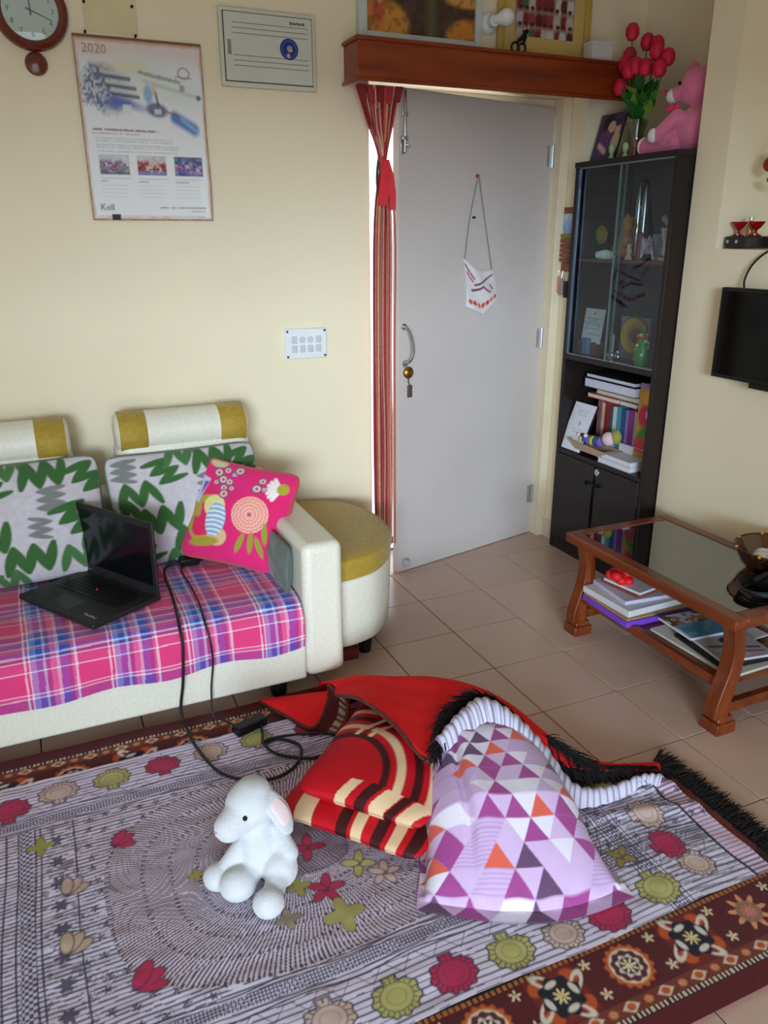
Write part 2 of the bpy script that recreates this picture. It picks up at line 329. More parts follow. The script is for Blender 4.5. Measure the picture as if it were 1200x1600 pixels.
# ================================================================ PELMET
m_pel = wood('red_brown_wood', (108, 34, 6), (148, 60, 18), .38, (1.2, 9, 9))
pel = root('wooden_pelmet', (.14, -.03, 2.02), 'long red-brown wooden pelmet shelf fixed over the door', 'pelmet')
PX0, PX1, PY, PZ0, PZ1 = -.476, .765, -.10, 2.022, 2.163
MB().box((PX0, PY, PZ0 + .004), (PX1, PY + .018, PZ1 - .004)).build('front_board', m_pel, pel, bevel=.002)
MB().box((PX0, PY + .018, PZ0 + .004), (PX0 + .018, YA, PZ1 - .004)).build('end_board', m_pel, pel, bevel=.002)
MB().box((PX0 + .018, PY + .018, PZ1 - .022), (PX1, YA, PZ1 - .004)).build('top_board', m_pel, pel, bevel=.002)
for z0, z1, nm in ((PZ1 - .012, PZ1 + .002, 'top_moulding'), (PZ0 - .002, PZ0 + .012, 'bottom_moulding')):
    MB().box((PX0 - .010, PY - .010, z0), (PX1, PY - .0005, z1)).box((PX0 - .010, PY - .0005, z0), (PX0 - .0005, YA - .001, z1)).build(nm, m_pel, pel, bevel=.004)
# ================================================================ STRING CURTAIN tied at the side
cur = root('string_curtain', (-.34, -.03, .3), 'red and beige string curtain gathered with a red tie beside the door', 'curtain')
cols = [(128, 30, 34), (186, 74, 70), (200, 166, 126), (160, 46, 50), (214, 164, 146), (180, 92, 84), (196, 134, 112)]
cm = [mat('curtain_strand_%s' % w, c, .8, var=.12, scale=60) for w, c in zip(('maroon', 'red', 'beige', 'crimson', 'pink', 'rose', 'tan'), cols)]
r2 = random.Random(3)
for k in range(40):
    t = k / 39; xt = -.455 + .172 * t; yt = -.035 + .022 * math.sin(k * 2.3)
    xk = -.352 + .016 * (t - .5) + r2.uniform(-.004, .004); xb = -.394 + .086 * ((k * 7) % 40) / 39; yk = -.035 + r2.uniform(-.012, .012); yb = -.04 + r2.uniform(-.02, .02)
    zb = .20 + r2.uniform(-.03, .04)
    pts = spline([(xt, yt, 2.018), (xt * .55 + xk * .45, (yt + yk) / 2, 1.90), (xk, yk, 1.765), (xk * .3 + xb * .7, yb, 1.62), (xb, yb, 1.45), (xb - .003, yb, 1.05), (xb + r2.uniform(-.006, .006), yb, .65), (xb, yb, zb)], 34)
    MB().tube(pts, .0032 if k % 3 else .005, 6).build('strand', cm[(k * 5) % 7], cur)
for k in range(5):
    x0 = -.462 + k * .038
    MB().prism([(x0, 2.018), (x0 + .034, 2.018), (x0 + .028 - (k - 2) * .004, 1.965 - .01 * (k % 2)), (x0 + .006 - (k - 2) * .004, 1.96)], -.062 + .004 * (k % 2), -.056 + .004 * (k % 2), 'y').build('heading_tab', cm[(0, 3)[k % 2]], cur, bevel=.002)
m_tie = mat('red_ribbon', (206, 22, 38), .6, var=.08, scale=30)
MB().lathe([(.010, -.014), (.016, -.006), (.016, .008), (.010, .016)], (-.352, -.036, 1.765), 14).build('tie_knot', m_tie, cur)
def ribbon(pts, w): 
    b = MB(); p = np.array(pts); V = []; 
    for q, ww in zip(p, w): V += [(q[0] - ww, q[1], q[2]), (q[0] + ww, q[1] - .006, q[2]), (q[0] + ww, q[1] + .004, q[2]), (q[0] - ww, q[1] + .004, q[2])]
    m_ = len(p); F = [(i * 4 + k, i * 4 + (k + 1) % 4, (i + 1) * 4 + (k + 1) % 4, (i + 1) * 4 + k) for i in range(m_ - 1) for k in range(4)] + [(3, 2, 1, 0), (4 * m_ - 4, 4 * m_ - 3, 4 * m_ - 2, 4 * m_ - 1)]
    return b.add(V, F)
ribbon([(-.354, -.06, 1.765), (-.358, -.07, 1.71), (-.362, -.07, 1.65), (-.366, -.066, 1.60)], (.010, .018, .020, .017)).build('tie_tail', m_tie, cur)
ribbon([(-.346, -.06, 1.765), (-.336, -.07, 1.71), (-.326, -.07, 1.64), (-.324, -.066, 1.585)], (.008, .013, .013, .011)).build('tie_tail', m_tie, cur)

# ================================================================ SOFA
m_leather = mat('ivory_textured_leatherette', (226, 222, 206), .42, var=.05, scale=90, bump=.22, bscale=160)
m_gold = mat('mustard_velour', (168, 138, 44), .65, var=.12, scale=60, bump=.2, bscale=200, sheen=.2)
m_foot = mat('black_plastic_foot', (14, 13, 15), .4)
sofa = root('sofa', (-1.95, -.4, 0), 'ivory leatherette sofa with mustard headrest panels against the cream wall', 'sofa')
def rbox(a, b, r, n=5):          # box with rounded edges all round (superellipsoid-like rounding through bevel)
    return MB().box(a, b), r
def soft(name, a, b, m, parent, r=.03, seg=4): return MB().box(a, b).build(name, m, parent, bevel=r, seg=seg)
SX0, SX1 = -3.05, -.98
soft('base', (SX0, -.79, .062), (SX1, .0, .20), m_leather, sofa, .012)
soft('front_rail', (SX0, -.80, .062), (SX1, -.76, .21), m_leather, sofa, .012)
for k in range(3):
    w = (SX1 - SX0) / 3; soft('seat_cushion', (SX0 + k * w + .002, -.79, .205), (SX0 + (k + 1) * w - .002, -.14, .345), m_leather, sofa, .03)
MB().box((SX1, -.80, .062), (-.84, .0, .545)).build('armrest', m_leather, sofa, bevel=.028, seg=5)
MB().box((SX0 - .14, -.80, .062), (SX0, .0, .545)).build('armrest', m_leather, sofa, bevel=.028, seg=5)
soft('back_frame', (SX0, -.12, .2), (SX1 + .10, .02, .60), m_leather, sofa, .03)
for k in range(3):
    x1 = -.965 - k * .638; x0 = x1 - .495
    soft('backrest', (x0, -.17, .34), (x1, -.01, .80), m_leather, sofa, .05)
    h = MB(); 
    def ring(x, g=0): return [(x, -.10 + (.082 - g) * math.cos(a), .815 + (.075 - g) * math.sin(a)) for a in np.linspace(0, 2 * PI, 20, endpoint=False)]
    hh = MB().loft([ring(x0 + .004, .03), ring(x0 + .008, .012), ring(x0 + .02), ring(x1 - .02), ring(x1 - .008, .012), ring(x1 - .004, .03)]).build('headrest', m_leather, sofa)
    for xa, xb in ((x0 + .018, x0 + .115), (x1 - .115, x1 - .018)):
        MB().loft([ring(xa, -.0005), ring(xa + .003, -.003), ring(xb - .003, -.003), ring(xb, -.0005)]).build('mustard_panel', m_gold, hh)
for x in (-1.07, -2.0, -2.95):
    for y in (-.75, -.06): MB().cyl((x, y, .0), (x, y, .064), .026, .034, n=20).build('leg', m_foot, sofa, bevel=.003)
# plaid throw over the seat and down the front
m_throw = mat('plaid_cotton', (255, 255, 255), .85, attr='print', var=.05, scale=60, bump=.05, bscale=300, sheen=.15)
SEQ = [(.088, (222, 62, 122)), (.006, (240, 225, 235)), (.007, (222, 62, 122)), (.005, (240, 225, 235)), (.016, (120, 150, 215)), (.018, (24, 78, 180)), (.008, (170, 190, 225)), (.012, (126, 52, 140)),
       (.016, (222, 110, 160)), (.010, (225, 190, 215)), (.020, (20, 76, 184)), (.012, (128, 50, 138)), (.008, (222, 100, 150)), (.008, (238, 225, 238))]
SEQ2 = [(.062, (226, 50, 118)), (.005, (244, 230, 238)), (.008, (222, 80, 140)), (.004, (240, 225, 235)), (.030, (140, 58, 146)), (.005, (240, 230, 240)), (.010, (90, 140, 205)), (.020, (24, 80, 184)), (.008, (170, 200, 225)), (.014, (200, 90, 150)),
        (.016, (28, 82, 184)), (.006, (220, 225, 240)), (.010, (122, 52, 136)), (.005, (240, 228, 238)), (.028, (224, 70, 130)), (.004, (244, 232, 240))]
def seqcol(t, seq):
    tot = sum(a for a, _ in seq); t = np.mod(t, tot); out = np.zeros(t.shape + (3,)); a = 0
    for w_, c in seq: out[(t >= a) & (t < a + w_)] = lin(c); a += w_
    return out
nu, nv = 640, 420
xs = np.linspace(-2.4, -.987, nu); arc = np.linspace(0, .80, nv)
prof = spline([(-.16, .352), (-.30, .356), (-.50, .358), (-.66, .356), (-.745, .35), (-.785, .334), (-.806, .30), (-.81, .25), (-.81, .19)], 400)
dl_ = np.r_[0, np.cumsum(np.hypot(*np.diff(prof, axis=0).T))]; yy = np.interp(arc / .80 * dl_[-1], dl_, prof[:, 0]); zz = np.interp(arc / .80 * dl_[-1], dl_, prof[:, 1])
XX, AA = np.meshgrid(xs, arc, indexing='ij'); YY = np.broadcast_to(yy, XX.shape).copy(); ZZ = np.broadcast_to(zz, XX.shape).copy()
wr_ = (vnoise(XX, AA, .09, 5) - .5) * .006 + (vnoise(XX, AA * .4, .16, 6) - .5) * .008
ZZ += np.abs(wr_) * (YY > -.78); hang = np.clip((-.78 - YY) / .03, 0, 1) * np.clip((.34 - ZZ) / .1, 0, 1)
YY -= hang * (.004 + .006 * np.sin(XX * 21) * np.clip((.30 - ZZ) / .1, 0, 1) ** 1); ZZ -= np.where(AA > .7, (AA - .7) / .1, 0) * (.006 * np.sin(XX * 17 + 1) + .012 * np.clip((-1.2 - XX) / .8, 0, 1))
wob = .01 * vnoise(XX, AA, .3, 9); C = .5 * seqcol(XX + wob + .05, SEQ) + .5 * seqcol(AA + wob * .6 + .012, SEQ2)
tag(gridmesh('plaid_throw', np.stack((XX, YY, ZZ), -1), C, m_throw), 'pink, blue and white plaid cotton throw covering the sofa seat', 'throw')

# ================================================================ D-SHAPED SIDE SEAT
ott = root('corner_ottoman', (-.68, -.33, 0), 'half-round ivory side ottoman with mustard top at the sofa end', 'ottoman')
OUT = spline([(-.832, .005), (-.70, .0), (-.585, -.07), (-.515, -.22), (-.505, -.38), (-.55, -.53), (-.65, -.645), (-.75, -.685), (-.832, -.69)], 40)
def dshape(g, z): 
    c = np.array((-.70, -.34)); return [(c[0] + (p[0] - c[0]) * (1 - g), c[1] + (p[1] - c[1]) * (1 - g), z) for p in OUT]
MB().loft([dshape(.05, .075), dshape(.03, .082), dshape(.0, .20), dshape(-.012, .335), dshape(-.006, .345)]).build('drum', m_leather, ott, bevel=.006)
MB().loft([dshape(.01, .345), dshape(-.02, .350), dshape(-.024, .408), dshape(-.018, .418), dshape(.0, .424), dshape(.12, .428)]).build('seat_pad', m_gold, ott, angle=50)
for x, y in ((-.685, -.60), (-.60, -.12), (-.79, -.1), (-.79, -.6)): MB().cyl((x, y, 0), (x, y, .076), .022, .03, n=18).build('leg', m_foot, ott, bevel=.003)
tag(MB().box((-.83, -.645, 0), (-.728, -.48, .045)).box((-.826, -.64, .045), (-.732, -.485, .05)).build('shoe_box', mat('maroon_card', (110, 40, 44), .6), bevel=.004), 'small maroon box on the floor under the ottoman', 'box')

# ================================================================ GLASS-TOPPED TABLE
m_tw = wood('polished_teak', (92, 36, 12), (130, 60, 26), .32, (8, 1.2, 8))
m_twl = wood('polished_teak_leg', (92, 36, 12), (130, 60, 26), .32, (9, 9, 1.2))
TX0, TX1, TY0, TY1, TZ = .098, .60, -1.575, -.748, .41
tab = root('coffee_table', (.35, -1.16, 0), 'teak coffee table with smoked glass top and curved legs along the wall', 'table')
for a, b in (((TX0, TY0, TZ - .036), (TX0 + .05, TY1, TZ)), ((TX1 - .05, TY0, TZ - .036), (TX1, TY1, TZ)), ((TX0 + .05, TY0, TZ - .036), (TX1 - .05, TY0 + .05, TZ)), ((TX0 + .05, TY1 - .05, TZ - .036), (TX1 - .05, TY1, TZ))):
    MB().box(a, b).build('top_frame', m_tw, tab, bevel=.006, seg=3)
m_smoke = mat('smoked_glass', (20, 18, 14), .04, spec=.9, var=.0)
MB().box((TX0 + .052, TY0 + .052, TZ - .016), (TX1 - .052, TY1 - .052, TZ - .003)).build('glass_top', glass('smoked_clear_glass', (70, 62, 48), .03, .20), tab, smooth=False)
for sx in (0, 1):
    for y0 in (TY0 + .01, TY1 - .10):
        def lx(x): return TX0 + x if not sx else TX1 - x
        c = spline([(.05, .374), (.058, .33), (.066, .27), (.060, .21), (.045, .15), (.032, .10), (.030, .055)], 24); wd = np.interp(np.linspace(0, 1, 24), [0, .25, .6, 1], [.05, .042, .055, .06])
        rings = [[(lx(p[0] - w_ / 2 + .0), y0 + .012, p[1]), (lx(p[0] + w_ / 2), y0 + .012, p[1]), (lx(p[0] + w_ / 2), y0 + .062, p[1]), (lx(p[0] - w_ / 2), y0 + .062, p[1])] for p, w_ in zip(c, wd)]
        lg = MB().loft(rings).build('leg', m_twl, tab, bevel=.004)
        xa, xb = sorted((lx(.005), lx(.085)))
        MB().box((xa, y0, 0), (xb, y0 + .074, .04)).prism([(y0 + .004, .04), (y0 + .07, .04), (y0 + .064, .058), (y0 + .010, .058)], xa + .008, xb - .008, 'x').build('foot', m_twl, lg, bevel=.004)
for x in (TX0 + .035, TX1 - .06): MB().box((x, TY0 + .05, .14), (x + .025, TY1 - .06, .172)).build('side_rail', m_tw, tab, bevel=.004)
for y in (TY0 + .032, TY1 - .072): MB().box((TX0 + .06, y, .06), (TX1 - .06, y + .03, .095)).build('cross_rail', m_tw, tab, bevel=.004)
MB().box((TX0 + .06, TY0 + .05, .150), (TX1 - .06, TY1 - .06, .162)).build('lower_shelf', m_tw, tab)

# ================================================================ BOOKCASE
m_wenge = mat('dark_wenge_laminate', (34, 25, 23), .36, spec=.35, var=.12, scale=3, stretch=(10, 10, 1), bump=.02, bscale=30)
m_wback = mat('slate_back_panel', (62, 66, 72), .5, var=.04)
CX0, CX1, CY0, CY1, CZ = .60, .918, -.594, .022, 1.79
cab = root('display_bookcase', (.76, -.28, 0), 'tall dark wooden bookcase with sliding glass display doors by the wall', 'bookcase')
T = .02
MB().box((CX0, CY1 - T, 0), (CX1, CY1, CZ - .022)).build('side_panel', m_wenge, cab, bevel=.0015)
MB().box((CX0, CY0, 0), (CX1, CY0 + T, CZ - .022)).build('side_panel', m_wenge, cab, bevel=.0015)
MB().box((CX0 - .004, CY0 - .003, CZ - .022), (CX1, CY1 + .003, CZ)).build('top_panel', m_wenge, cab, bevel=.002)
MB().box((CX1 - .008, CY0 + T, .03), (CX1, CY1 - T, CZ - .022)).build('back_panel', m_wback, cab)
m_shelf = mat('brown_shelf_board', (96, 52, 40), .4, var=.1, scale=4, stretch=(4, 1, 4))
MB().box((CX0 + .03, CY0 + T, 1.378), (CX1 - .008, CY1 - T, 1.392)).build('shelf', m_shelf, cab)
MB().box((CX0, CY0 + T, .945), (CX1 - .008, CY1 - T, .968)).build('shelf', m_wenge, cab)
MB().box((CX0, CY0 + T, .495), (CX1 - .008, CY1 - T, .515)).build('shelf', m_wenge, cab)
MB().box((CX0 + .002, CY0 + T, .0), (CX0 + .02, CY1 - T, .05)).build('plinth', m_wenge, cab)
for a, b, s in ((CY0 + T, -.292, -1), (-.272, CY1 - T, 1)):
    d = MB().box((CX0 - .004, a + .001, .055), (CX0 + .014, b - .001, .492)).build('cupboard_door', m_wenge, cab, bevel=.0015)
    yk = (-.305 if s < 0 else -.245)
    MB().lathe([(.004, 0), (.004, .010), (.011, .014), (.011, .022), (0, .026)], n=14).xf(Matrix.Translation((CX0 - .004, yk, .405)) @ Matrix.Rotation(-PI / 2, 4, 'Y')).build('knob', m_black, d)
    MB().box((CX0 - .007, yk - .02 if s < 0 else yk, .400), (CX0 - .0042, yk if s < 0 else yk + .02, .410)).build('knob_plate', m_black, d)
    if s < 0: MB().cyl((CX0 - .004, -.302, .468), (CX0 - .008, -.302, .468), .016, n=20).build('lock', m_steel, d, bevel=.001)
MB().box((CX0 + .004, -.291, .055), (CX0 + .012, -.273, .492)).build('door_strip', m_black, cab)
m_glass = glass('clear_cabinet_glass', (232, 238, 238), .01, .05)
m_edge = mat('green_glass_edge', (92, 112, 110), .2, spec=.8)
for a, b, x in ((CY0 + T, -.262, CX0 + .012), (-.285, CY1 - T, CX0 + .022)):
    g = MB().box((x, a, .970), (x + .004, b, CZ - .024)).build('sliding_glass', m_glass, cab, smooth=False)
    e = b if a == CY0 + T else a
    MB().box((x - .0005, e - .003, .972), (x + .0045, e + .003, CZ - .026)).build('glass_edge', m_edge, g)
for z in (.968, CZ - .027): MB().box((CX0 + .006, CY0 + T, z), (CX0 + .03, CY1 - T, z + .005)).build('door_track', mat('aluminium_track', (150, 152, 156), .35, metal=.8), cab)
MB().box((CX0 + .004, CY1 - T - .010, .97), (CX0 + .012, CY1 - T, CZ - .03)).build('corner_channel', mat('aluminium_channel', (120, 140, 165), .3, metal=.8), cab)
# ================================================================ CUSHIONS ON THE SOFA
def cushion_pts(w, h, t, n, pinch=.05, wrinkle=.006, seed=1, power=.42):
    u, v = np.meshgrid(np.linspace(-1, 1, n), np.linspace(-1, 1, n), indexing='ij')
    x = w / 2 * u * (1 - pinch * (1 - v * v)) * (1 - .07 * np.abs(v) ** 10); y = h / 2 * v * (1 - pinch * (1 - u * u)) * (1 - .07 * np.abs(u) ** 10)
    b = (np.clip(1 - u * u, 0, 1) * np.clip(1 - v * v, 0, 1)) ** power
    nz = (vnoise(u + 3, v + 3, .35, seed) - .5) * 2
    z = t / 2 * b + wrinkle * nz * np.clip(b * 3, 0, 1)
    return u, v, x, y, z, -t / 2 * b - .0008
def placed(x, y, z, o, ax, ay):
    ax = unit(ax); ay = unit(np.asarray(ay, float) - ax * (ax @ np.asarray(ay, float))); az = np.cross(ax, ay)
    return np.asarray(o, float) + x[..., None] * ax + y[..., None] * ay + z[..., None] * az
def cushion(name, w, h, t, o, ax, ay, print_fn, m, n=120, parent=None, back=None, **k):
    u, v, x, y, z, z2 = cushion_pts(w, h, t, n, **k); C = print_fn(u, v)
    return gridmesh(name, placed(x, y, z, o, ax, ay), C, m, parent, P2=placed(x, y, z2, o, ax, ay), C2=C if back is None else np.ones_like(C) * lin(back))
def zigleaf(C, u, v, cx, cy, s, a, c, k=5):
    ca, sa = math.cos(a), math.sin(a); x = ((u - cx) * ca + (v - cy) * sa) / s; y = (-(u - cx) * sa + (v - cy) * ca) / s
    P = [(-.85 + 1.7 * i / k, (.82 if i % 2 else -.82) * (1 - .22 * ((i * 3 + 1) % 3))) for i in range(k + 1)]
    d = np.full(u.shape, 9.)
    for i in range(k):
        (x0, y0), (x1, y1) = P[i], P[i + 1]; dx, dy = x1 - x0, y1 - y0; t = np.clip(((x - x0) * dx + (y - y0) * dy) / (dx * dx + dy * dy), 0, 1)
        d = np.minimum(d, np.hypot(x - x0 - t * dx, y - y0 - t * dy) - (.20 - .10 * np.abs(2 * t - 1) ** 2))
    over(C, sm(d * s, .02), c)
def leaf_print(seed):
    def f(u, v):
        C = np.ones(u.shape + (3,)) * lin(204, 198, 204); over(C, .35 * vnoise(u, v, .05, seed), (170, 158, 166))
        g1, g2, gr_ = (52, 98, 44), (70, 112, 62), (122, 124, 122)
        L = [(-.62, .30, .25, .1, g1, 4), (-.30, .66, .22, -1.0, g1, 5), (-.04, .93, .24, .05, g2, 4), (.36, .78, .26, .05, g1, 5), (.84, .66, .24, -.9, g1, 5), (.34, .36, .19, 1.5, gr_, 6), (-.88, -.02, .26, .05, g1, 4), (-.42, -.18, .28, .12, g1, 5),
             (.70, .02, .26, -1.0, g1, 5), (-.80, .72, .18, 1.5, gr_, 6), (.06, -.56, .28, .05, g1, 5), (-.66, -.70, .25, -.9, g1, 5), (.60, -.62, .25, .1, g2, 4), (.20, -.08, .16, 1.5, gr_, 5), (-.20, -.90, .22, .1, g2, 4), (.92, -.35, .2, .1, g1, 4)]
        for i, (a, b, s, r, c, k_) in enumerate(L): zigleaf(C, u, v, a + .05 * math.sin(seed * 3 + i), b, s * 1.22, r, c, k_)
        e = np.maximum(np.abs(u), np.abs(v)); over(C, sm(.975 - e, .02), (86, 110, 84)); return C
    return f
tag(cushion('leaf_cushion', .56, .42, .17, (-1.238, -.235, .555), (1, 0, .012), (0, .24, .97), leaf_print(2), m_print, n=150, pinch=.035), 'grey cushion with green zigzag leaves, beside the pink cushion', 'cushion', 'leaf print cushions on the sofa')
tag(cushion('leaf_cushion', .56, .43, .17, (-1.800, -.235, .562), (1, 0, .01), (.02, .24, .97), leaf_print(5), m_print, n=150, pinch=.035), 'grey cushion with green zigzag leaves, behind the laptop at the picture edge', 'cushion', 'leaf print cushions on the sofa')
def pink_print(u, v):
    C = np.ones(u.shape + (3,)) * lin(224, 26, 104); over(C, .3 * vnoise(u, v, .3, 4), (214, 40, 140))
    x, y = u, v
    # big coral dahlia
    d = ell(x, y, .30, .02, .36, .36); over(C, sm(d, .03), (232, 140, 130)); rr = np.hypot(x - .30, y - .02); th = np.arctan2(y - .02, x - .30)
    over(C, sm(d, .03) * (np.sin(rr * 95 + 1.2 * np.sin(th * 22)) > .35) * .75, (246, 206, 186)); over(C, sm(rr - .03, .02), (110, 70, 130))
    # blue striped fruit in cream and olive leaves
    over(C, sm(np.abs(ell(x, y, -.56, -.22, .34, .40)) - .06, .03), (170, 160, 50)); over(C, sm(ell(x, y, -.44, .05, .22, .22), .03), (226, 214, 140)); over(C, sm(ell(x, y, -.26, -.52, .2, .18), .03), (220, 180, 130))
    over(C, sm(ell(x, y, -.66, -.38, .17, .2), .03), (222, 30, 90)); e = ell(x, y, -.36, -.20, .20, .34); over(C, sm(e, .03), (150, 170, 196)); over(C, sm(e, .03) * (np.sin(y * 70 + 2 * np.cos(x * 9)) > .2), (214, 226, 236))
    over(C, sm(ell(x, y, -.5, -.66, .30, .09, .2), .03), (168, 150, 50)); over(C, sm(ell(x, y, -.82, -.0, .10, .22, .3), .03), (184, 150, 60))
    # olive leaves
    for a, b, r in ((.22, -.55, -.25), (.42, -.50, .05), (.60, -.55, .5), (.66, -.28, .2)): over(C, sm(ell(x, y, a, b, .055, .20, r), .02), (150, 152, 46)); 
    # white scallop fan
    for k in range(7):
        a = 2.3 + k * .33; over(C, sm(seg(x, y, .74 + .08 * math.cos(a), .62 + .08 * math.sin(a), .74 + .25 * math.cos(a), .62 + .25 * math.sin(a)) - .034, .02), (240, 226, 226))
    over(C, sm(ell(x, y, .77, .64, .11, .11), .03), (170, 160, 40))
    # cluster of ringed dots
    for k, (a, b) in enumerate([(-.55, .72), (-.38, .80), (-.22, .74), (-.42, .60), (-.28, .58), (-.55, .52), (-.14, .84), (-.36, .44), (-.2, .46), (-.32, .32), (.36, .72), (.44, .56), (.30, .55)]):
        r = .105 - .022 * (k % 3); over(C, sm(ell(x, y, a, b, r, r * .9), .02), (104, 86, 128)); over(C, sm(ell(x, y, a, b, r * .72, r * .62), .02), (236, 190, 176)); over(C, sm(ell(x, y, a, b, r * .3, r * .28), .02), (190, 60, 90))
    over(C, sm(poly(x, y, [(-.86, .62), (-.68, .56), (-.80, .05), (-.9, .1)]), .03), (196, 190, 226)); over(C, sm(poly(x, y, [(-.80, .5), (-.70, .5), (-.8, .2)]), .02), (110, 90, 160))
    over(C, sm(ell(x, y, -.62, .92, .18, .10), .03), (196, 196, 150)); over(C, sm(.955 - np.maximum(np.abs(u), np.abs(v)), .03), (206, 70, 80)); return C
tag(cushion('pink_cushion', .385, .385, .14, (-1.078, -.385, .535), (.29, -.21, -.055), (.07, .155, .33), pink_print, m_print, n=170, pinch=.06), 'hot pink floral cushion leaning on the sofa arm', 'cushion')
tag(cushion('grey_cushion', .20, .17, .05, (-1.010, -.63, .436), (.03, -1, 0), (.06, 0, 1), lambda u, v: np.ones(u.shape + (3,)) * lin(96, 104, 98), m_print, n=50), 'plain grey-green cushion tucked between pink cushion and sofa arm', 'cushion')

# ================================================================ LAPTOP
lap = root('laptop', (-1.63, -.48, .366), 'open black laptop with dark screen on the plaid throw', 'laptop')
m_lap = mat('black_laptop_shell', (30, 30, 32), .5, var=.08, scale=20); m_key = mat('black_laptop_key', (12, 12, 14), .45); m_screen = mat('dark_laptop_screen', (8, 9, 14), .12, spec=.6)
LO = np.array((-1.836, -.415)); LX = np.array((.8, -.6)) ; 
Lx = unit((.21, -.345, 0)); Ly = np.cross((0, 0, 1), Lx); LW, LD = .392, .262
LM = Matrix(((Lx[0], Ly[0], 0, -1.838), (Lx[1], Ly[1], 0, -.420), (0, 0, 1, .366), (0, 0, 0, 1)))
def lp(name, b, m, parent=lap, **k): return b.xf(LM).build(name, m, parent, **k)
base = lp('base', MB().box((0, 0, 0), (LW, LD, .018)), m_lap, bevel=.005, seg=3)
kb = MB()
for r in range(6):
    ncol = 15; 
    for c in range(ncol):
        if r == 0 and 3 < c < 9: continue
        x0 = .045 + c * .0205; y0 = .115 + r * .0185; kb.box((x0, y0, .018), (x0 + .0175, y0 + .0155, .0205))
    if r == 0: kb.box((.045 + 4 * .0205, .115, .018), (.045 + 9 * .0205 - .003, .1305, .0205))
tag(lp('keyboard', kb, m_key, base, smooth=False), kind='stuff')
lp('touchpad', MB().box((.125, .022, .018), (.235, .092, .0186)), mat('laptop_touchpad', (38, 38, 40), .35), base)
lp('pointing_stick', MB().ball((.19, .165, .021), .0042, 10, 6), mat('red_rubber_cap', (190, 30, 40), .6), base)
text('logo_lettering', 'ThinkPad', .016, LM @ Vector((.30, .030, .0184)), (LM.to_3x3() @ Matrix.Rotation(0, 3, 'Z')), mat('silver_lettering', (200, 200, 205), .3, metal=.6), base, 'LEFT', .0002)
SM = LM @ Matrix.Translation((0, LD - .004, .016)) @ Matrix.Rotation(math.radians(93 - 180 + 90 - 4), 4, 'X')
def sp(name, b, m, parent, **k): return b.xf(SM).build(name, m, parent, **k)
LH = .252
lid = sp('lid', MB().box((0, -.010, 0), (LW, 0, LH)), m_lap, lap, bevel=.004, seg=3)
# screen faces the keyboard (local -y side)
sp('screen', MB().box((.018, -.0112, .034), (LW - .018, -.0098, LH - .022)), m_screen, lid)
text('screen_brand', 'lenovo', .011, SM @ Vector((.022, -.0115, .012)), SM.to_3x3() @ ROT_A, mat('dim_lettering', (120, 120, 125), .4), lid, 'LEFT', .0002)
for x in (.05, LW - .09): sp('hinge', MB().cyl((x, -.006, .0), (x + .04, -.006, .0), .007, n=10), m_lap, lid)
# ================================================================ FLOOR: CARPET
m_carpet = mat('woven_carpet', (255, 255, 255), .95, attr='print', var=.18, scale=120, bump=.3, bscale=400, sheen=.1)
FX = np.array([-9, -.92, -.80, -.66, -.54, -.46, -.40, -.30, -.13]); FY = np.array([-.79, -.79, -.90, -1.03, -1.17, -1.32, -1.46, -1.55, -1.60])
def yfold(x): return np.interp(x, FX, FY)
CARX0, CARX1, CARY0, CARY1 = -2.75, -.16, -2.26, -.79
def medallion(C, x, y, cx, cy, kind):
    X = x - cx; Y = y - cy; r = np.hypot(X, Y); th = np.arctan2(Y, X)
    if kind == 0:
        over(C, sm(np.maximum(np.abs(X), np.abs(Y)) - .060, .006), (120, 34, 26))
        for a in range(4):
            t = a * PI / 2 + PI / 4; over(C, sm(ell(X, Y, .058 * math.cos(t), .050 * math.sin(t), .016, .020, t), .004), (196, 84, 34))
            over(C, sm(np.abs(ell(X, Y, .052 * math.cos(t - .4), .046 * math.sin(t - .4), .022, .010, t)) - .0035, .003), (226, 216, 200))
        over(C, sm(r - .046 - .004 * np.sin(8 * th), .004), (26, 22, 40))
        for a in range(4): t = a * PI / 2 + .2; over(C, sm(ell(X, Y, .034 * math.cos(t), .032 * math.sin(t), .007, .015, t), .003), (224, 216, 204))
        over(C, sm(r - .019, .004), (46, 34, 50)); over(C, sm(r - .017 * np.abs(np.cos(4 * th)) - .002, .003), (226, 208, 150))
    elif kind == 1:
        over(C, sm(r - .052 - .003 * np.sin(16 * th), .005), (204, 96, 40)); over(C, sm(r - .043, .005), (230, 214, 180)); over(C, sm(r - .038 - .002 * np.sin(10 * th), .004), (90, 34, 50))
        over(C, sm(r - .026 - .003 * np.sin(8 * th), .004), (226, 214, 200)); over(C, sm(r - .021, .004), (60, 30, 60)); over(C, sm(r - .018 * np.abs(np.cos(4 * th)) - .002, .003), (230, 214, 170))
    else:
        over(C, sm(r - .05 * (0.72 + .28 * np.cos(9 * th)), .004), (222, 150, 110)); over(C, sm(r - .03, .006), (150, 110, 90)); over(C, sm(r - .02 * np.abs(np.cos(5 * th)), .004), (210, 130, 110))
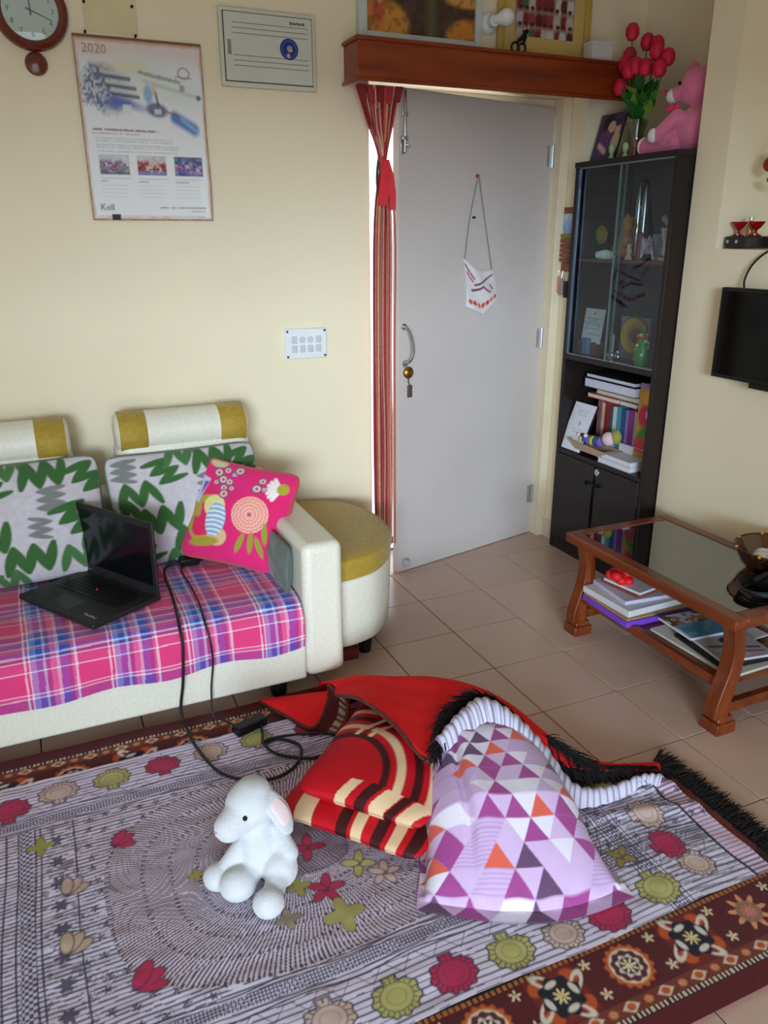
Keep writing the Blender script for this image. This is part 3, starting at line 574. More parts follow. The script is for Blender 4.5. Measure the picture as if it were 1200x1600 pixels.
def border(C, X, d):
    """d: distance in from the carpet edge; X: coordinate along it"""
    maroon = lin(98, 22, 28)
    inb = (d < .30)
    def band(a, b, c, m=1.0): over(C, m * ((d >= a) & (d < b)), c)
    band(0, .048, (92, 20, 28)); band(.048, .062, (60, 24, 26)); 
    dash = (np.mod(X, .012) < .006); band(.050, .062, (206, 190, 170), dash)
    ph = np.mod(X, .09); band(.062, .092, (120, 52, 36)); over(C, ((d >= .064) & (d < .090)) * sm(np.abs(ph - .045) + np.abs(d - .077) * 1.5 - .022, .004), (216, 200, 176)); over(C, sm(ell(ph, d, .045, .077, .010, .008), .004), (196, 84, 34)); over(C, sm(ell(ph, d, .0, .077, .010, .008), .004), (206, 140, 90)); over(C, sm(ell(ph, d, .09, .077, .010, .008), .004), (206, 140, 90))
    band(.092, .214, (88, 22, 28)); band(.214, .226, (190, 120, 60), (np.mod(X, .014) < .008)); band(.226, .29, (36, 18, 22))
def carpet_print(X, Y):
    C = np.ones(X.shape + (3,)) * lin(80, 30, 30); over(C, .6 * (vnoise(X, Y, .05, 3) > .5), (150, 60, 36))
    d = Y - CARY0; near = d < .29; border(C, X, np.where(near, d, 9))
    d2 = CARY1 - Y; far = d2 < .29; border(C, X + .03, np.where(far, d2, 9))
    for k in range(16):
        cx = -.355 - .1745 * k
        kind = 2 if k == 0 else (0 if k % 2 else 1)
        sel = (np.abs(X - cx) < .09) & near
        if sel.any(): tmp = C[sel]; x_, y_ = X[sel], Y[sel]; t3 = tmp[None]; medallion(t3, x_[None], y_[None], cx, CARY0 + .155, kind); C[sel] = t3[0]
        sel = (np.abs(X - cx) < .09) & far
        if sel.any(): t3 = C[sel][None]; medallion(t3, X[sel][None], Y[sel][None], cx, CARY1 - .155, kind); C[sel] = t3[0]
        for yy_ in (CARY0 + .12, CARY0 + .195): 
            sel = (np.abs(X - cx - .087) < .02) & (np.abs(Y - yy_) < .02)
            if sel.any(): t3 = C[sel][None]; x_ = X[sel][None] - cx - .087; y_ = Y[sel][None] - yy_; over(t3, sm(np.hypot(x_, y_) - .014 * np.abs(np.cos(2.5 * np.arctan2(y_, x_))), .004), (222, 206, 170)); C[sel] = t3[0]
    return C
carpet = root('carpet', (-1.45, -1.52, 0), 'maroon woven floor carpet with flowered border, black fringe and red backing', 'carpet')
def strip(name, y0, y1, step, zf):
    nx = int((CARX1 - CARX0) / step); ny = max(3, int((y1 - y0) / step)); X, Y = np.meshgrid(np.linspace(CARX0, CARX1, nx), np.linspace(y0, y1, ny), indexing='ij')
    gridmesh(name, np.stack((X, Y, zf(X, Y)), -1), carpet_print(X, Y), m_carpet, carpet, keep=(Y <= yfold(X) + .004))
zc = lambda X, Y: .010 + .004 * (vnoise(X, Y, .25, 8) - .3)
strip('near_border', CARY0, -1.99, .0028, zc); strip('field', -1.99, -.99, .03, zc); strip('far_border', -.99, CARY1, .0036, lambda X, Y: zc(X, Y) + .004 * (vnoise(X, Y, .12, 4)))
MB().prism([(CARX0 + .01, CARY0 + .012), (CARX1 - .01, CARY0 + .012), (CARX1 - .01, -1.60), (-.30, -1.56), (-.40, -1.47), (-.46, -1.33), (-.54, -1.18), (-.66, -1.04), (-.80, -.91), (-.92, -.80), (CARX0, -.80)], .0008, .0075).build('backing', mat('red_carpet_backing', (214, 30, 32), .8, var=.08, scale=30), carpet)
# ================================================================ BEDSHEET spread on the carpet
def scallop(C, x, y, cx, cy, s, a, c):
    """fan-shaped printed flower"""
    ca, sa = math.cos(a), math.sin(a); X = ((x - cx) * ca + (y - cy) * sa) / s; Y = (-(x - cx) * sa + (y - cy) * ca) / s
    r = np.hypot(X, Y * 1.15); th = np.arctan2(Y, X); R = 1 + .06 * np.cos(11 * th) - .45 * np.exp(-((np.mod(th + PI / 2 + PI, 2 * PI) - PI) / .55) ** 2) * .0
    body = np.maximum(r - R, -(Y + .62)); stem = np.maximum(np.abs(X) - .28, np.maximum(Y + .55, -Y - .95))
    d = np.minimum(body, stem) * s; ink = lin(44, 42, 58)
    over(C, sm(d - .004, .004), ink); over(C, sm(d, .004), c); over(C, .7 * sm(np.abs(r - .72) * s - .0015, .003) * sm(d, .003), ink); over(C, .45 * sm(np.abs(r - .42) * s - .001, .003) * sm(d, .003), ink); over(C, .7 * sm(d, .003) * (r > .74) * (np.abs(np.mod(th * 11 / PI, 1) - .5) < .12), ink)
def tulip(C, x, y, cx, cy, s, a, c, n=3, ink=True):
    for k in range(n):
        t = a + (k - (n - 1) / 2) * (.62 if n == 3 else 2 * PI / n); px_, py_ = cx + .62 * s * math.cos(t), cy + .62 * s * math.sin(t); d = ell(x, y, px_, py_, .62 * s, .30 * s, t)
        if ink: over(C, sm(d - .0025, .004), (60, 44, 66))
        over(C, sm(d, .004), c)
def star(C, x, y, cx, cy, s, c, n=5, a=0.):
    X = x - cx; Y = y - cy; r = np.hypot(X, Y); th = np.arctan2(Y, X) - a; d = r - s * (.45 + .55 * np.abs(np.cos(n * th / 2)) ** 2); over(C, sm(d - .002, .004), (52, 46, 60)); over(C, sm(d, .004), c)
PK, YL, PE = (186, 40, 88), (184, 180, 112), (208, 182, 174)
SHX0, SHX1, SHY0, SHY1 = -2.62, -.205, -2.042, -.945
def sheet_print(X, Y):
    base = lin(226, 218, 240); ink = lin(58, 54, 78); C = np.ones(X.shape + (3,)) * base
    over(C, .5 * vnoise(X, Y, .18, 11), (186, 180, 208)); over(C, .35 * (vnoise(X, Y, .3, 12) > .55), (206, 188, 200))
    wob = .004 * vnoise(X, Y, .05, 13) + .002 * vnoise(X, Y, .02, 14)
    # fine pin stripes along the sheet
    f = np.mod(Y + wob, .0118) / .0118; over(C, .8 * ((f > .62) & (vnoise(X * .35, Y * 3, .02, 15) > .18)), ink)
    # borders: clear band with scallop flowers
    for (yb, dirn) in ((SHY1, -1), (SHY0, 1)):
        d = (Y - yb) * dirn; b = (d > 0) & (d < .165); f2 = np.mod(d + wob * .5, .0145); over(C, b * 1.0, (222, 214, 238)); over(C, .75 * (b & (f2 < .0042)), ink)
        for a_, w_ in ((.150, .0035), (.162, .002), (.196, .002), (.204, .003)): over(C, sm(np.abs(d - a_ + .004 * np.sin(X * 24)) - w_ * .6, .002), ink)
        ch = (d > .165) & (d < .194); over(C, ch * 1.0, (196, 190, 212)); over(C, .9 * (ch & ((np.mod(X + d, .016) < .007) ^ (np.mod(X - d, .016) < .007))), ink)
        tri = np.abs(np.mod(X, .07) - .035); over(C, .8 * sm(np.abs(d - .110 - tri * .0 + np.clip(.02 - tri, 0, 1) * 0 - (.148 - .0) * 0 - (.112 + tri * 1.2 - .11)) - .0015, .002) * (tri < .03), ink)
    dR = SHX1 - X; bR = (dR > .0) & (dR < .055); over(C, bR * 1.0, (222, 196, 222)); over(C, .85 * (bR & (np.mod(Y, .013) < .0045)), (96, 72, 104)); over(C, sm(np.abs(dR - .058 + .004 * np.sin(Y * 30)) - .004, .003), (34, 34, 58))
    inn = (dR > .06) & (dR < .24); over(C, .5 * (inn & (np.mod(Y * .8 + X * .1, .02) < .006)), ink)
    for a_ in (.25, .262, .30, .31): over(C, sm(np.abs(dR - a_) - .0015, .002) * (Y < -1.1), ink)
    chR = (dR > .265) & (dR < .298); over(C, .9 * (chR & ((np.mod(X + Y, .016) < .007) ^ (np.mod(X - Y, .016) < .007))), ink)
    inside = (Y < SHY1 - .21) & (Y > SHY0 + .21)
    # left frame of checker and motif columns
    for x0 in (-1.925, -1.897, -1.858, -1.845, -1.765): over(C, sm(np.abs(X - x0 - .004 * np.sin(Y * 9)) - .002, .002) * inside, ink)
    ch = (X > -1.893) & (X < -1.862) & inside; over(C, ch * 1.0, (198, 192, 214)); over(C, .9 * (ch & ((np.mod(X, .014) < .006) ^ (np.mod(Y, .016) < .007))), ink)
    band = (X > -1.843) & (X < -1.767) & inside; over(C, .55 * (band & (vnoise(X, Y, .012, 17) > .66)), ink)
    for k in range(8): star(C, X, Y, -1.805, -1.22 - .075 * k, .018, (90, 86, 110), 6)
    # field: scattered ink sprigs
    fld = inside & (X > -1.765); g = .046; gx = np.floor(X / g); gy = np.floor(Y / g); hx = (np.sin(gx * 12.9 + gy * 78.2) * 43758.5) % 1; hy = (np.sin(gx * 39.3 + gy * 11.1) * 24634.6) % 1
    lx = X - (gx + .25 + .5 * hx) * g; ly = Y - (gy + .25 + .5 * hy) * g; rr = np.hypot(lx, ly); tt = np.arctan2(ly, lx)
    over(C, .85 * fld * sm(rr - .010 * np.abs(np.cos(2.5 * tt + hx * 6)) - .001, .003), ink); over(C, .6 * fld * sm(np.abs(rr - .016) - .001, .002) * (hx > .6), ink)
    # sunburst medallion: radial dashes on rounded rings
    cx, cy = -1.25, -1.50; ex = (X - cx) / .46; ey = (Y - cy) / .33; R = (np.abs(ex) ** 3 + np.abs(ey) ** 3) ** (1 / 3); th = np.arctan2(ey, ex)
    med = (R < 1) ; m = med * 1.0; over(C, m, (216, 204, 222)); over(C, .25 * m, (190, 160, 170))
    for a_, b_ in ((.26, .40), (.40, .54), (.54, .68), (.68, .82), (.82, 1.0)):
        nr = int(130 + 170 * a_); on = (R >= a_) & (R < b_); ph = np.mod(th * nr / (2 * PI) + .8 * np.sin(R * 9) + .25 * vnoise(X, Y, .03, 24), 1); over(C, .92 * (on & (ph < .40)), ink)
        over(C, .9 * (on & (R > b_ - .022) & (ph > .30) & (ph < .75) & (np.mod(np.floor(th * nr / (2 * PI) + .8 * np.sin(R * 9)), 2) < 1)), ink)
    core = R < .28; over(C, core * .7, (140, 122, 136)); over(C, .8 * (core & (np.mod(X * 1.2 + Y * .6 + wob * 3, .011) < .005)), ink)
    # second half towards the fringe end: crossed hatching
    hat = (X > -.80) & (X < SHX1 - .31) & inside; over(C, .7 * (hat & (np.mod(X * .9 - Y * .5 + wob * 2, .022) < .006)), ink); over(C, .5 * (hat & (vnoise(X, Y, .014, 19) > .62)), ink)
    # printed flowers
    for x_, y_, s_, a_, c_ in [(-2.05, -1.02, .05, 0, YL), (-1.917, -1.05, .052, 0, PK), (-1.79, -1.022, .05, 0, PE), (-1.648, -1.022, .048, 0, YL), (-1.505, -1.02, .047, 0, PK), (-1.362, -1.012, .047, 0, PE), (-1.22, -1.008, .047, 0, YL), (-1.05, -1.02, .047, 0, PK), (-.9, -1.02, .047, 0, PE),
        (-.664, -1.985, .05, PI, PK), (-.79, -1.985, .045, PI, PE), (-.92, -1.98, .05, PI, YL), (-1.061, -1.98, .05, PI, PK), (-1.193, -1.975, .05, PI, YL), (-1.335, -1.965, .05, PI, PE), (-1.48, -1.975, .05, PI, PK), (-1.62, -1.975, .05, PI, YL), (-.505, -1.975, .052, PI, YL), (-.365, -1.955, .042, PI * .8, PE),
        (-.385, -1.875, .046, -PI / 2, PK), (-.36, -1.765, .05, -PI / 2, PE), (-.40, -1.63, .045, -PI / 2, YL)]: scallop(C, X, Y, x_, y_, s_, a_, c_)
    for x_, y_, s_, a_, c_, n_ in [(-1.672, -1.292, .042, .3, PK, 3), (-1.675, -1.735, .052, .35, PK, 3), (-1.79, -1.415, .042, .9, (196, 172, 160), 3), (-1.80, -1.59, .045, .9, (196, 172, 150), 3), (-1.227, -1.651, .036, 0, PK, 5), (-1.225, -1.505, .036, .5, PK, 4), (-1.126, -1.608, .034, .4, YL, 4), (-1.08, -1.662, .032, 0, PE, 5), (-1.275, -1.32, .036, .4, YL, 4), (-1.18, -1.39, .036, .4, PK, 4), (-.60, -1.80, .036, .6, PE, 4), (-.52, -1.86, .03, 0, (150, 130, 60), 4)]: tulip(C, X, Y, x_, y_, s_, a_, c_, n_)
    for x_, y_, s_, c_ in [(-1.842, -1.226, .034, (150, 150, 70)), (-1.215, -1.738, .05, (168, 160, 96)), (-1.285, -1.62, .03, (160, 150, 80)), (-1.50, -1.48, .02, (170, 150, 70)), (-1.335, -1.70, .03, (160, 146, 120))]: star(C, X, Y, x_, y_, s_, c_, 4)
    return C
m_sheet = mat('printed_bedsheet_cotton', (255, 255, 255), .9, attr='print', var=.05, scale=30, bump=.10, bscale=45, sheen=.1)
st = .0026; nx = int((SHX1 + 2.1) / st); ny = int((SHY1 - SHY0) / st)
X, Y = np.meshgrid(np.linspace(-2.1, SHX1, nx), np.linspace(SHY0, SHY1, ny), indexing='ij')
def zsheet(X, Y):
    z = .0185 + .005 * vnoise(X, Y, .22, 21) + .0035 * vnoise(X * 1.0, Y * 2.2, .07, 22) + .0016 * vnoise(X, Y, .03, 23)
    fold = np.exp(-((Y + 1.60 + (X + .5) * .35) / .03) ** 2) * np.clip((X + .80) / .3, 0, 1) * .012 + np.exp(-((Y + 1.72 + (X + .5) * .25) / .025) ** 2) * np.clip((X + .7) / .3, 0, 1) * .010
    return z + fold
sheet = root('bedsheet', (-1.2, -1.5, .016), 'lavender printed bedsheet with flower border spread over the carpet', 'bedsheet')
gridmesh('sheet_cloth', np.stack((X, Y + .004 * np.sin(X * 11) * (np.abs(Y - SHY0) < .3), zsheet(X, Y)), -1), sheet_print(X, Y), m_sheet, sheet, keep=(Y < yfold(X) - .03))

# ---------------------------------------------------------------- carpet corner folded over the pillow heads, red underside up
m_red = MATS['red_carpet_backing']; m_pipe = mat('brown_binding_tape', (92, 46, 36), .8, var=.1, scale=60)
m_fringe = mat('black_wool_fringe', (16, 12, 14), .9, var=.3, scale=80)
F0 = spline([(-.955, -.80, .004), (-.85, -.86, .004), (-.76, -.94, .004), (-.66, -1.03, .004), (-.56, -1.15, .004), (-.475, -1.29, .004), (-.415, -1.44, .004), (-.33, -1.54, .004), (-.17, -1.60, .004)], 60)
CR = spline([(-.945, -.985, .115), (-.865, -1.075, .165), (-.795, -1.16, .19), (-.70, -1.25, .215), (-.625, -1.345, .222), (-.565, -1.43, .19), (-.475, -1.51, .11), (-.36, -1.565, .045), (-.17, -1.612, .016)], 60)
ED = spline([(-.965, -1.03, .125), (-.945, -1.20, .200), (-.925, -1.38, .222), (-.905, -1.56, .218), (-.80, -1.44, .245), (-.675, -1.40, .252), (-.60, -1.475, .215), (-.50, -1.565, .085), (-.20, -1.645, .022)], 60)
tt = np.linspace(0, 1, 40)[None, :, None]; F0_, CR_, ED_ = F0[:, None], CR[:, None], ED[:, None]
ctrl = 2 * CR_ - .5 * (F0_ + ED_); P = (1 - tt) ** 2 * F0_ + 2 * tt * (1 - tt) * ctrl + tt ** 2 * ED_
P = np.where(tt < .5, F0_ + (CR_ - F0_) * np.stack([np.sin(tt * PI)[..., 0] * 0 + (tt * 2)[..., 0] ** 1.2, (tt * 2)[..., 0] ** 1.2, np.sin(np.clip(tt, 0, .5) * PI)[..., 0]], -1), CR_ + (ED_ - CR_) * (tt * 2 - 1))
P[..., 2] += .006 * (vnoise(P[..., 0], P[..., 1], .1, 31) - .5) + .002 * np.sin(P[..., 0] * 60 + P[..., 1] * 50) * .4
C = np.ones(P.shape) * lin(236, 34, 38); 
m_redp = mat('red_backing_cloth', (255, 255, 255), .85, attr='print', var=.06, scale=30, bump=.1, bscale=80, spec=.2)
fl = gridmesh('folded_corner', P, C, m_redp, carpet); so = fl.modifiers.new('thick', 'SOLIDIFY'); so.thickness = .006; so.offset = -1
MB().tube(ED[:24] + np.array((0, 0, .002)), .006, 6).build('binding_edge', m_pipe, carpet)
# small flap of the far edge flipped towards the room, and the standing pleat beside it
n = 24; u, v = np.meshgrid(np.linspace(0, 1, n), np.linspace(0, 1, n), indexing='ij')
A, B_, T_ = np.array((-1.155, -.80, .022)), np.array((-.935, -.90, .055)), np.array((-1.045, -1.045, .034))
top = A + (B_ - A) * u[..., None]; E2 = spline([(-1.155, -.805, .02), (-1.105, -.93, .03), (-1.05, -1.04, .032), (-.985, -.99, .06), (-.945, -.92, .085)], n)[:, None]
P = top * (1 - v[..., None]) + E2 * v[..., None]; P[..., 2] += .014 * np.sin(PI * v) * np.sin(PI * u)
fl2 = gridmesh('flipped_edge', P, np.ones(P.shape) * lin(236, 34, 38), m_redp, carpet); so = fl2.modifiers.new('thick', 'SOLIDIFY'); so.thickness = .005; so.offset = -1
MB().tube(E2[:, 0] + np.array((0, -.002, .002)), .006, 6).build('binding_edge', m_pipe, carpet)
L1 = spline([(-1.04, -1.045, .03), (-.985, -1.0, .065), (-.955, -.93, .105), (-.955, -.985, .125)], n); L2 = spline([(-.99, -1.10, .022), (-.94, -1.06, .04), (-.915, -1.02, .07), (-.935, -1.03, .118)], n)
P = L1[:, None] * (1 - v[..., None]) + L2[:, None] * v[..., None]; P[..., 1] += .0; Cp = np.ones(P.shape) * lin(88, 24, 28); over(Cp, ((v > .55) & (v < .85)) * (np.mod(u * 14, 1) < .5), (206, 190, 176)); over(Cp, (v > .86) * 1.0, (150, 70, 36))
pl = gridmesh('standing_pleat', P, Cp, m_carpet, carpet); so = pl.modifiers.new('thick', 'SOLIDIFY'); so.thickness = .005
# black fringe on the carpet end and along the folded corner
fb = MB(); rf = random.Random(5)
def strand(p, d, l, w=.0022):
    d = unit(d); s_ = unit(np.cross(d, (0, 0, 1.))) * w; p = np.array(p, float); e = p + d * l + np.array((rf.uniform(-.012, .012), rf.uniform(-.012, .012), 0)); e[2] = max(e[2], .004); mid = (p + e) / 2 + np.array((rf.uniform(-.006, .006), rf.uniform(-.006, .006), .004))
    fb.add([p - s_, p + s_, mid + s_, mid - s_, e + s_ * .4, e - s_ * .4, p + (0, 0, .002), mid + (0, 0, .002), e + (0, 0, .001)], [(0, 1, 2, 3), (3, 2, 4, 5), (0, 6, 7, 3), (6, 1, 2, 7), (3, 7, 8, 5), (7, 2, 4, 8)])
for k in range(620):
    y = -1.585 - .67 * rf.random(); strand((CARX1 - .012 + .004 * rf.random(), y, .012 + .008 * rf.random()), (1, rf.uniform(-.35, .35) + .15, -.05), .055 + .03 * rf.random())
for k in range(900):
    t = 24 + 35 * rf.random(); i = min(int(t), 58); p = ED[i] * (1 - t + i) + ED[i + 1] * (t - i); q = CR[i]; back = unit(p - q) if t < 50 else np.array((-.2, -.6, -.1))
    strand(p + np.array((0, 0, .004)) - back * .03, back + np.array((rf.uniform(-.3, .3), rf.uniform(-.3, .3), rf.uniform(-.3, .1))), .05 + .03 * rf.random())
for k in range(420):
    t = 42 + 17 * rf.random(); i = min(int(t), 58); p = CR[i] * (1 - t + i) + CR[i + 1] * (t - i); strand(p + np.array((0, -.01, .006)), (rf.uniform(-.2, .6), -.5 + rf.uniform(-.4, .6), -.2), .05 + .02 * rf.random())
tag(fb.build('fringe', m_fringe, carpet, smooth=False), kind='stuff')
# gathered end of the sheet folded back with the carpet
HEM = spline([(-.865, -1.50, .225), (-.76, -1.455, .262), (-.675, -1.43, .268), (-.61, -1.49, .235), (-.555, -1.565, .165), (-.495, -1.625, .065), (-.40, -1.645, .03), (-.27, -1.645, .026), (-.205, -1.67, .024)], 200)
HEM2 = spline([(-.86, -1.54, .215), (-.76, -1.51, .238), (-.69, -1.505, .243), (-.65, -1.555, .212), (-.61, -1.625, .145), (-.54, -1.675, .045), (-.42, -1.69, .025), (-.30, -1.68, .024), (-.255, -1.70, .024)], 200)
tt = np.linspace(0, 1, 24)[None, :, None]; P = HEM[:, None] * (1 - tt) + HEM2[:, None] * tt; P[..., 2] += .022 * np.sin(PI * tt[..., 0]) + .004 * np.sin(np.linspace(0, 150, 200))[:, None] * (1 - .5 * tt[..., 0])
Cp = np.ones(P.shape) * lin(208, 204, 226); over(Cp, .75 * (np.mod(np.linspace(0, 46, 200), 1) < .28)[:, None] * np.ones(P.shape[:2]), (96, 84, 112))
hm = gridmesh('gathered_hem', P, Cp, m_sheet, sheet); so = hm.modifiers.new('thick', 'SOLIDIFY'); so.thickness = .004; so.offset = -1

# ================================================================ PILLOWS ON THE FLOOR
RED, MAR, CRM = (190, 16, 30), (62, 20, 22), (222, 190, 150)
def redtop(u, v):
    C = np.ones(u.shape + (3,)) * lin(RED); over(C, .25 * vnoise(u, v, .2, 41), (160, 10, 24))
    r = np.hypot(u + .55, v + .75)
    for a, b, c in ((1.02, .085, CRM), (.80, .075, MAR), (1.28, .085, MAR), (1.50, .08, CRM), (1.72, .08, MAR)): over(C, sm(np.abs(r - a) - b * .75, .02), c)
    r2 = np.hypot(u - .9, v + .3)
    for a, b, c in ((1.30, .06, CRM), (1.52, .06, CRM), (1.42, .04, MAR)): over(C, sm(np.abs(r2 - a) - b * .6, .02) * (v > .05), c)
    s = (v < -.72); over(C, s * 1.0, RED)
    for k, (a, b, c) in enumerate(((-.3, -.12, CRM), (.02, .2, MAR), (.26, .50, CRM), (.52, .66, MAR), (.70, .95, CRM))): over(C, s * ((u - (v + .86) * .6 > a) & (u - (v + .86) * .6 < b)), c)
    return C
def redlow(u, v):
    C = np.ones(u.shape + (3,)) * lin(RED); s = (v < -.35)
    for a, b, c in ((-.15, .02, MAR), (.08, .22, CRM), (.34, .5, MAR), (.56, .72, CRM), (.80, .95, MAR), (-.75, -.5, CRM)): over(C, s * ((u > a) & (u < b)), c)
    return C
m_satin = mat('printed_satin', (255, 255, 255), .62, attr='print', var=.05, scale=20, bump=.12, bscale=25, spec=.25)
ax, ay = (.236, -.276, 0), (.76, .65, 0.)
tag(cushion('red_pillow', .42, .43, .10, (-.985, -1.425, .076), ax, ay, redlow, m_satin, n=110, pinch=.04), 'lower red pillow with cream and maroon bars, lying on the bedsheet', 'pillow', 'stacked red pillows')
tag(cushion('red_pillow', .37, .40, .105, (-.955, -1.415, .140), (.236, -.276, .0), (.76, .65, .06), redtop, m_satin, n=110, pinch=.04), 'upper red pillow with curved cream and maroon stripes, tucked under the carpet corner', 'pillow', 'stacked red pillows')
# lavender pillow with triangles
def tri_print(a, b):
    C = np.ones(a.shape + (3,)) * lin(200, 172, 214); WH, MG, DP, OR, LV = (226, 218, 234), (158, 66, 138), (98, 66, 100), (216, 92, 74), (206, 176, 216)
    over(C, .5 * (np.mod(b * 62, 1) < .35), (176, 120, 176)); rows, colsn = 11, 7; rr = np.random.default_rng(12)
    for j in range(rows):
        for i in range(-1, colsn + 1):
            x0 = (i + (.5 if j % 2 else 0)) / colsn; x1 = x0 + 1 / colsn; y0 = j / rows; y1 = y0 + 1 / rows; k = rr.random()
            plain = (.16 < (x0 + y0 * .3) % .62 < .34) and (j % 5 in (1, 2, 3))
            if plain: continue
            w_ = 1 if k < .5 else 0
            c1 = [OR, DP, MG, WH, LV, MG][rr.integers(6)]; c2 = [WH, LV, WH, MG, WH, LV][rr.integers(6)]
            if x0 > .72: c1 = [OR, OR, DP, MG][rr.integers(4)]
            over(C, sm(poly(a, b, [(x0, y0), (x1, y0), ((x0 + x1) / 2, y1)]), .004), c1); over(C, sm(poly(a, b, [((x0 + x1) / 2, y1), (x1, y0), (x1 + .5 / colsn, y1)]), .004), c2)
    return C
n = 190; a, b = np.meshgrid(np.linspace(0, 1, n), np.linspace(0, 1, n), indexing='ij')
BL, BR, TR, TL = np.array((-1.055, -1.800)), np.array((-.585, -1.975)), np.array((-.545, -1.52)), np.array((-.885, -1.45))
bow = .062 * np.sin(PI * a) * (1 - b)
XY = ((BL * (1 - a[..., None]) + BR * a[..., None]) * (1 - b[..., None]) + (TL * (1 - a[..., None]) + TR * a[..., None]) * b[..., None])
XY[..., 1] -= bow; XY[..., 0] += .012 * (a - .5) * np.cos(b * 9)
fl_ = .07; aa = np.clip((a - .03) / .94, 0, 1); bb = np.clip((b - fl_) / (1 - fl_), 0, 1)
prof_b = np.clip(bb / .42, 0, 1) ** .62 * (1 - .06 * np.clip((bb - .86) / .14, 0, 1) ** 2); prof_a = (np.clip(1 - np.abs(2 * aa - 1) ** 3.2, 0, 1)) ** .55
ridge = 1 - .10 * np.exp(-((a - .235 - .04 * b) / .022) ** 2) * np.clip(b * 3, 0, 1) + .05 * np.exp(-((a - .32) / .06) ** 2)
H = (.15 + .075 * bb) * prof_a * prof_b * ridge
Zt = .028 + H + .006 * (vnoise(a * 5, b * 5, 1, 51) - .5) * prof_a + .004 * np.exp(-((b - .09) / .02) ** 2) * np.sin(a * 34)
XY2 = XY.copy(); cen = XY.mean((0, 1)); P = np.dstack((XY, Zt)); P2 = np.dstack((XY, np.full_like(Zt, .027) + .0 * Zt))
# sides bulge outward a little
side = (a - .5)[..., None] * 2; bul = np.array((.03, -.008)) * side * (prof_b * np.clip(1 - np.abs(2 * aa - 1) ** 8, 0, 1))[..., None]; P[..., :2] += bul * np.abs(side) ** 2
Ct = tri_print(a, b)
tag(gridmesh('triangle_pillow', P, Ct, m_print, P2=P2, C2=Ct), 'plump lavender pillow with orange, magenta and grey triangles on the bedsheet', 'pillow')

# ================================================================ WHITE PLUSH LAMB
lamb = root('plush_lamb', (-1.36, -1.56, .026), 'white plush lamb with floppy ears sitting on the bedsheet', 'soft toy')
m_plush = mat('white_plush', (206, 208, 212), .95, var=.03, scale=40, bump=.5, bscale=260, sheen=.5)
Z0 = .026
lb = MB()
def limb(p, q, r0, r1, k=9):
    p, q = np.array(p), np.array(q)
    for i in range(k): t = i / (k - 1); lb.ball(p + (q - p) * t, r0 + (r1 - r0) * t, 16, 10)
lb.ball((-1.345, -1.535, Z0 + .072), (.066, .064, .078), 24, 16); lb.ball((-1.352, -1.525, Z0 + .125), (.050, .050, .050), 20, 12)
lb.ball((-1.362, -1.517, Z0 + .190), (.061, .058, .055), 24, 16); limb((-1.388, -1.53, Z0 + .177), (-1.424, -1.548, Z0 + .166), .043, .035, 6)
limb((-1.385, -1.535, Z0 + .100), (-1.440, -1.545, Z0 + .045), .025, .024); lb.ball((-1.458, -1.546, Z0 + .033), (.036, .035, .033), 18, 12)
limb((-1.375, -1.565, Z0 + .05), (-1.40, -1.585, Z0 + .04), .030, .030, 4); lb.ball((-1.422, -1.594, Z0 + .038), (.044, .040, .038), 20, 12)
lb.ball((-1.322, -1.600, Z0 + .050), (.043, .040, .048), 20, 12); limb((-1.335, -1.62, Z0 + .045), (-1.358, -1.655, Z0 + .034), .027, .025, 5); lb.ball((-1.372, -1.672, Z0 + .034), (.037, .035, .034), 20, 12)
limb((-1.315, -1.555, Z0 + .125), (-1.300, -1.595, Z0 + .085), .024, .026, 5); lb.ball((-1.356, -1.512, Z0 + .222), (.044, .044, .026), 18, 12)
lo = lb.build('body', m_plush, lamb, angle=180); rm = lo.modifiers.new('fuse', 'REMESH'); rm.mode = 'VOXEL'; rm.voxel_size = .0045; rm.use_smooth_shade = True; sm_ = lo.modifiers.new('soft', 'SMOOTH'); sm_.factor = .5; sm_.iterations = 3
m_pinkp = mat('pale_pink_plush', (240, 214, 220), .95, var=.03, bump=.3, bscale=260, sheen=.4)
def ear(s, base, tip, w, nrm):
    base, tip, nrm = map(np.array, (base, tip, nrm)); d = tip - base; side = unit(np.cross(d, nrm)); V = []
    for nm, off, sc, mm in (('ear', 0, 1, m_plush), ('ear_lining', .0075, .66, m_pinkp)):
        rings = []
        for t in np.linspace(0, 1, 12):
            ww = sc * w * (.35 + .65 * math.sin(PI * (.12 + .80 * t))) * (1 if t < .98 else .6); c = base + d * (t if sc == 1 else .12 + .76 * t) + nrm * (off + .012 * math.sin(PI * t)) ; th = .008 if sc == 1 else .003
            rings.append([c + side * ww * math.cos(q) + nrm * th * math.sin(q) for q in np.linspace(0, 2 * PI, 12, endpoint=False)])
        o = MB().loft(rings).build(nm, mm, lamb if sc == 1 else par, angle=180)
        par = o
ear(1, (-1.338, -1.535, Z0 + .228), (-1.286, -1.572, Z0 + .122), .031, unit((.55, -.75, .35)))
ear(-1, (-1.345, -1.48, Z0 + .222), (-1.33, -1.445, Z0 + .13), .024, unit((.2, .9, .2)))
for (x, y, z) in ((-1.390, -1.571, Z0 + .196), (-1.408, -1.492, Z0 + .200)): MB().ball((x, y, z), .0058, 12, 8).build('eye', m_black, lamb)
MB().ball((-1.454, -1.562, Z0 + .168), (.006, .009, .005), 12, 8).build('nose', mat('pink_felt', (224, 196, 198), .8), lamb)

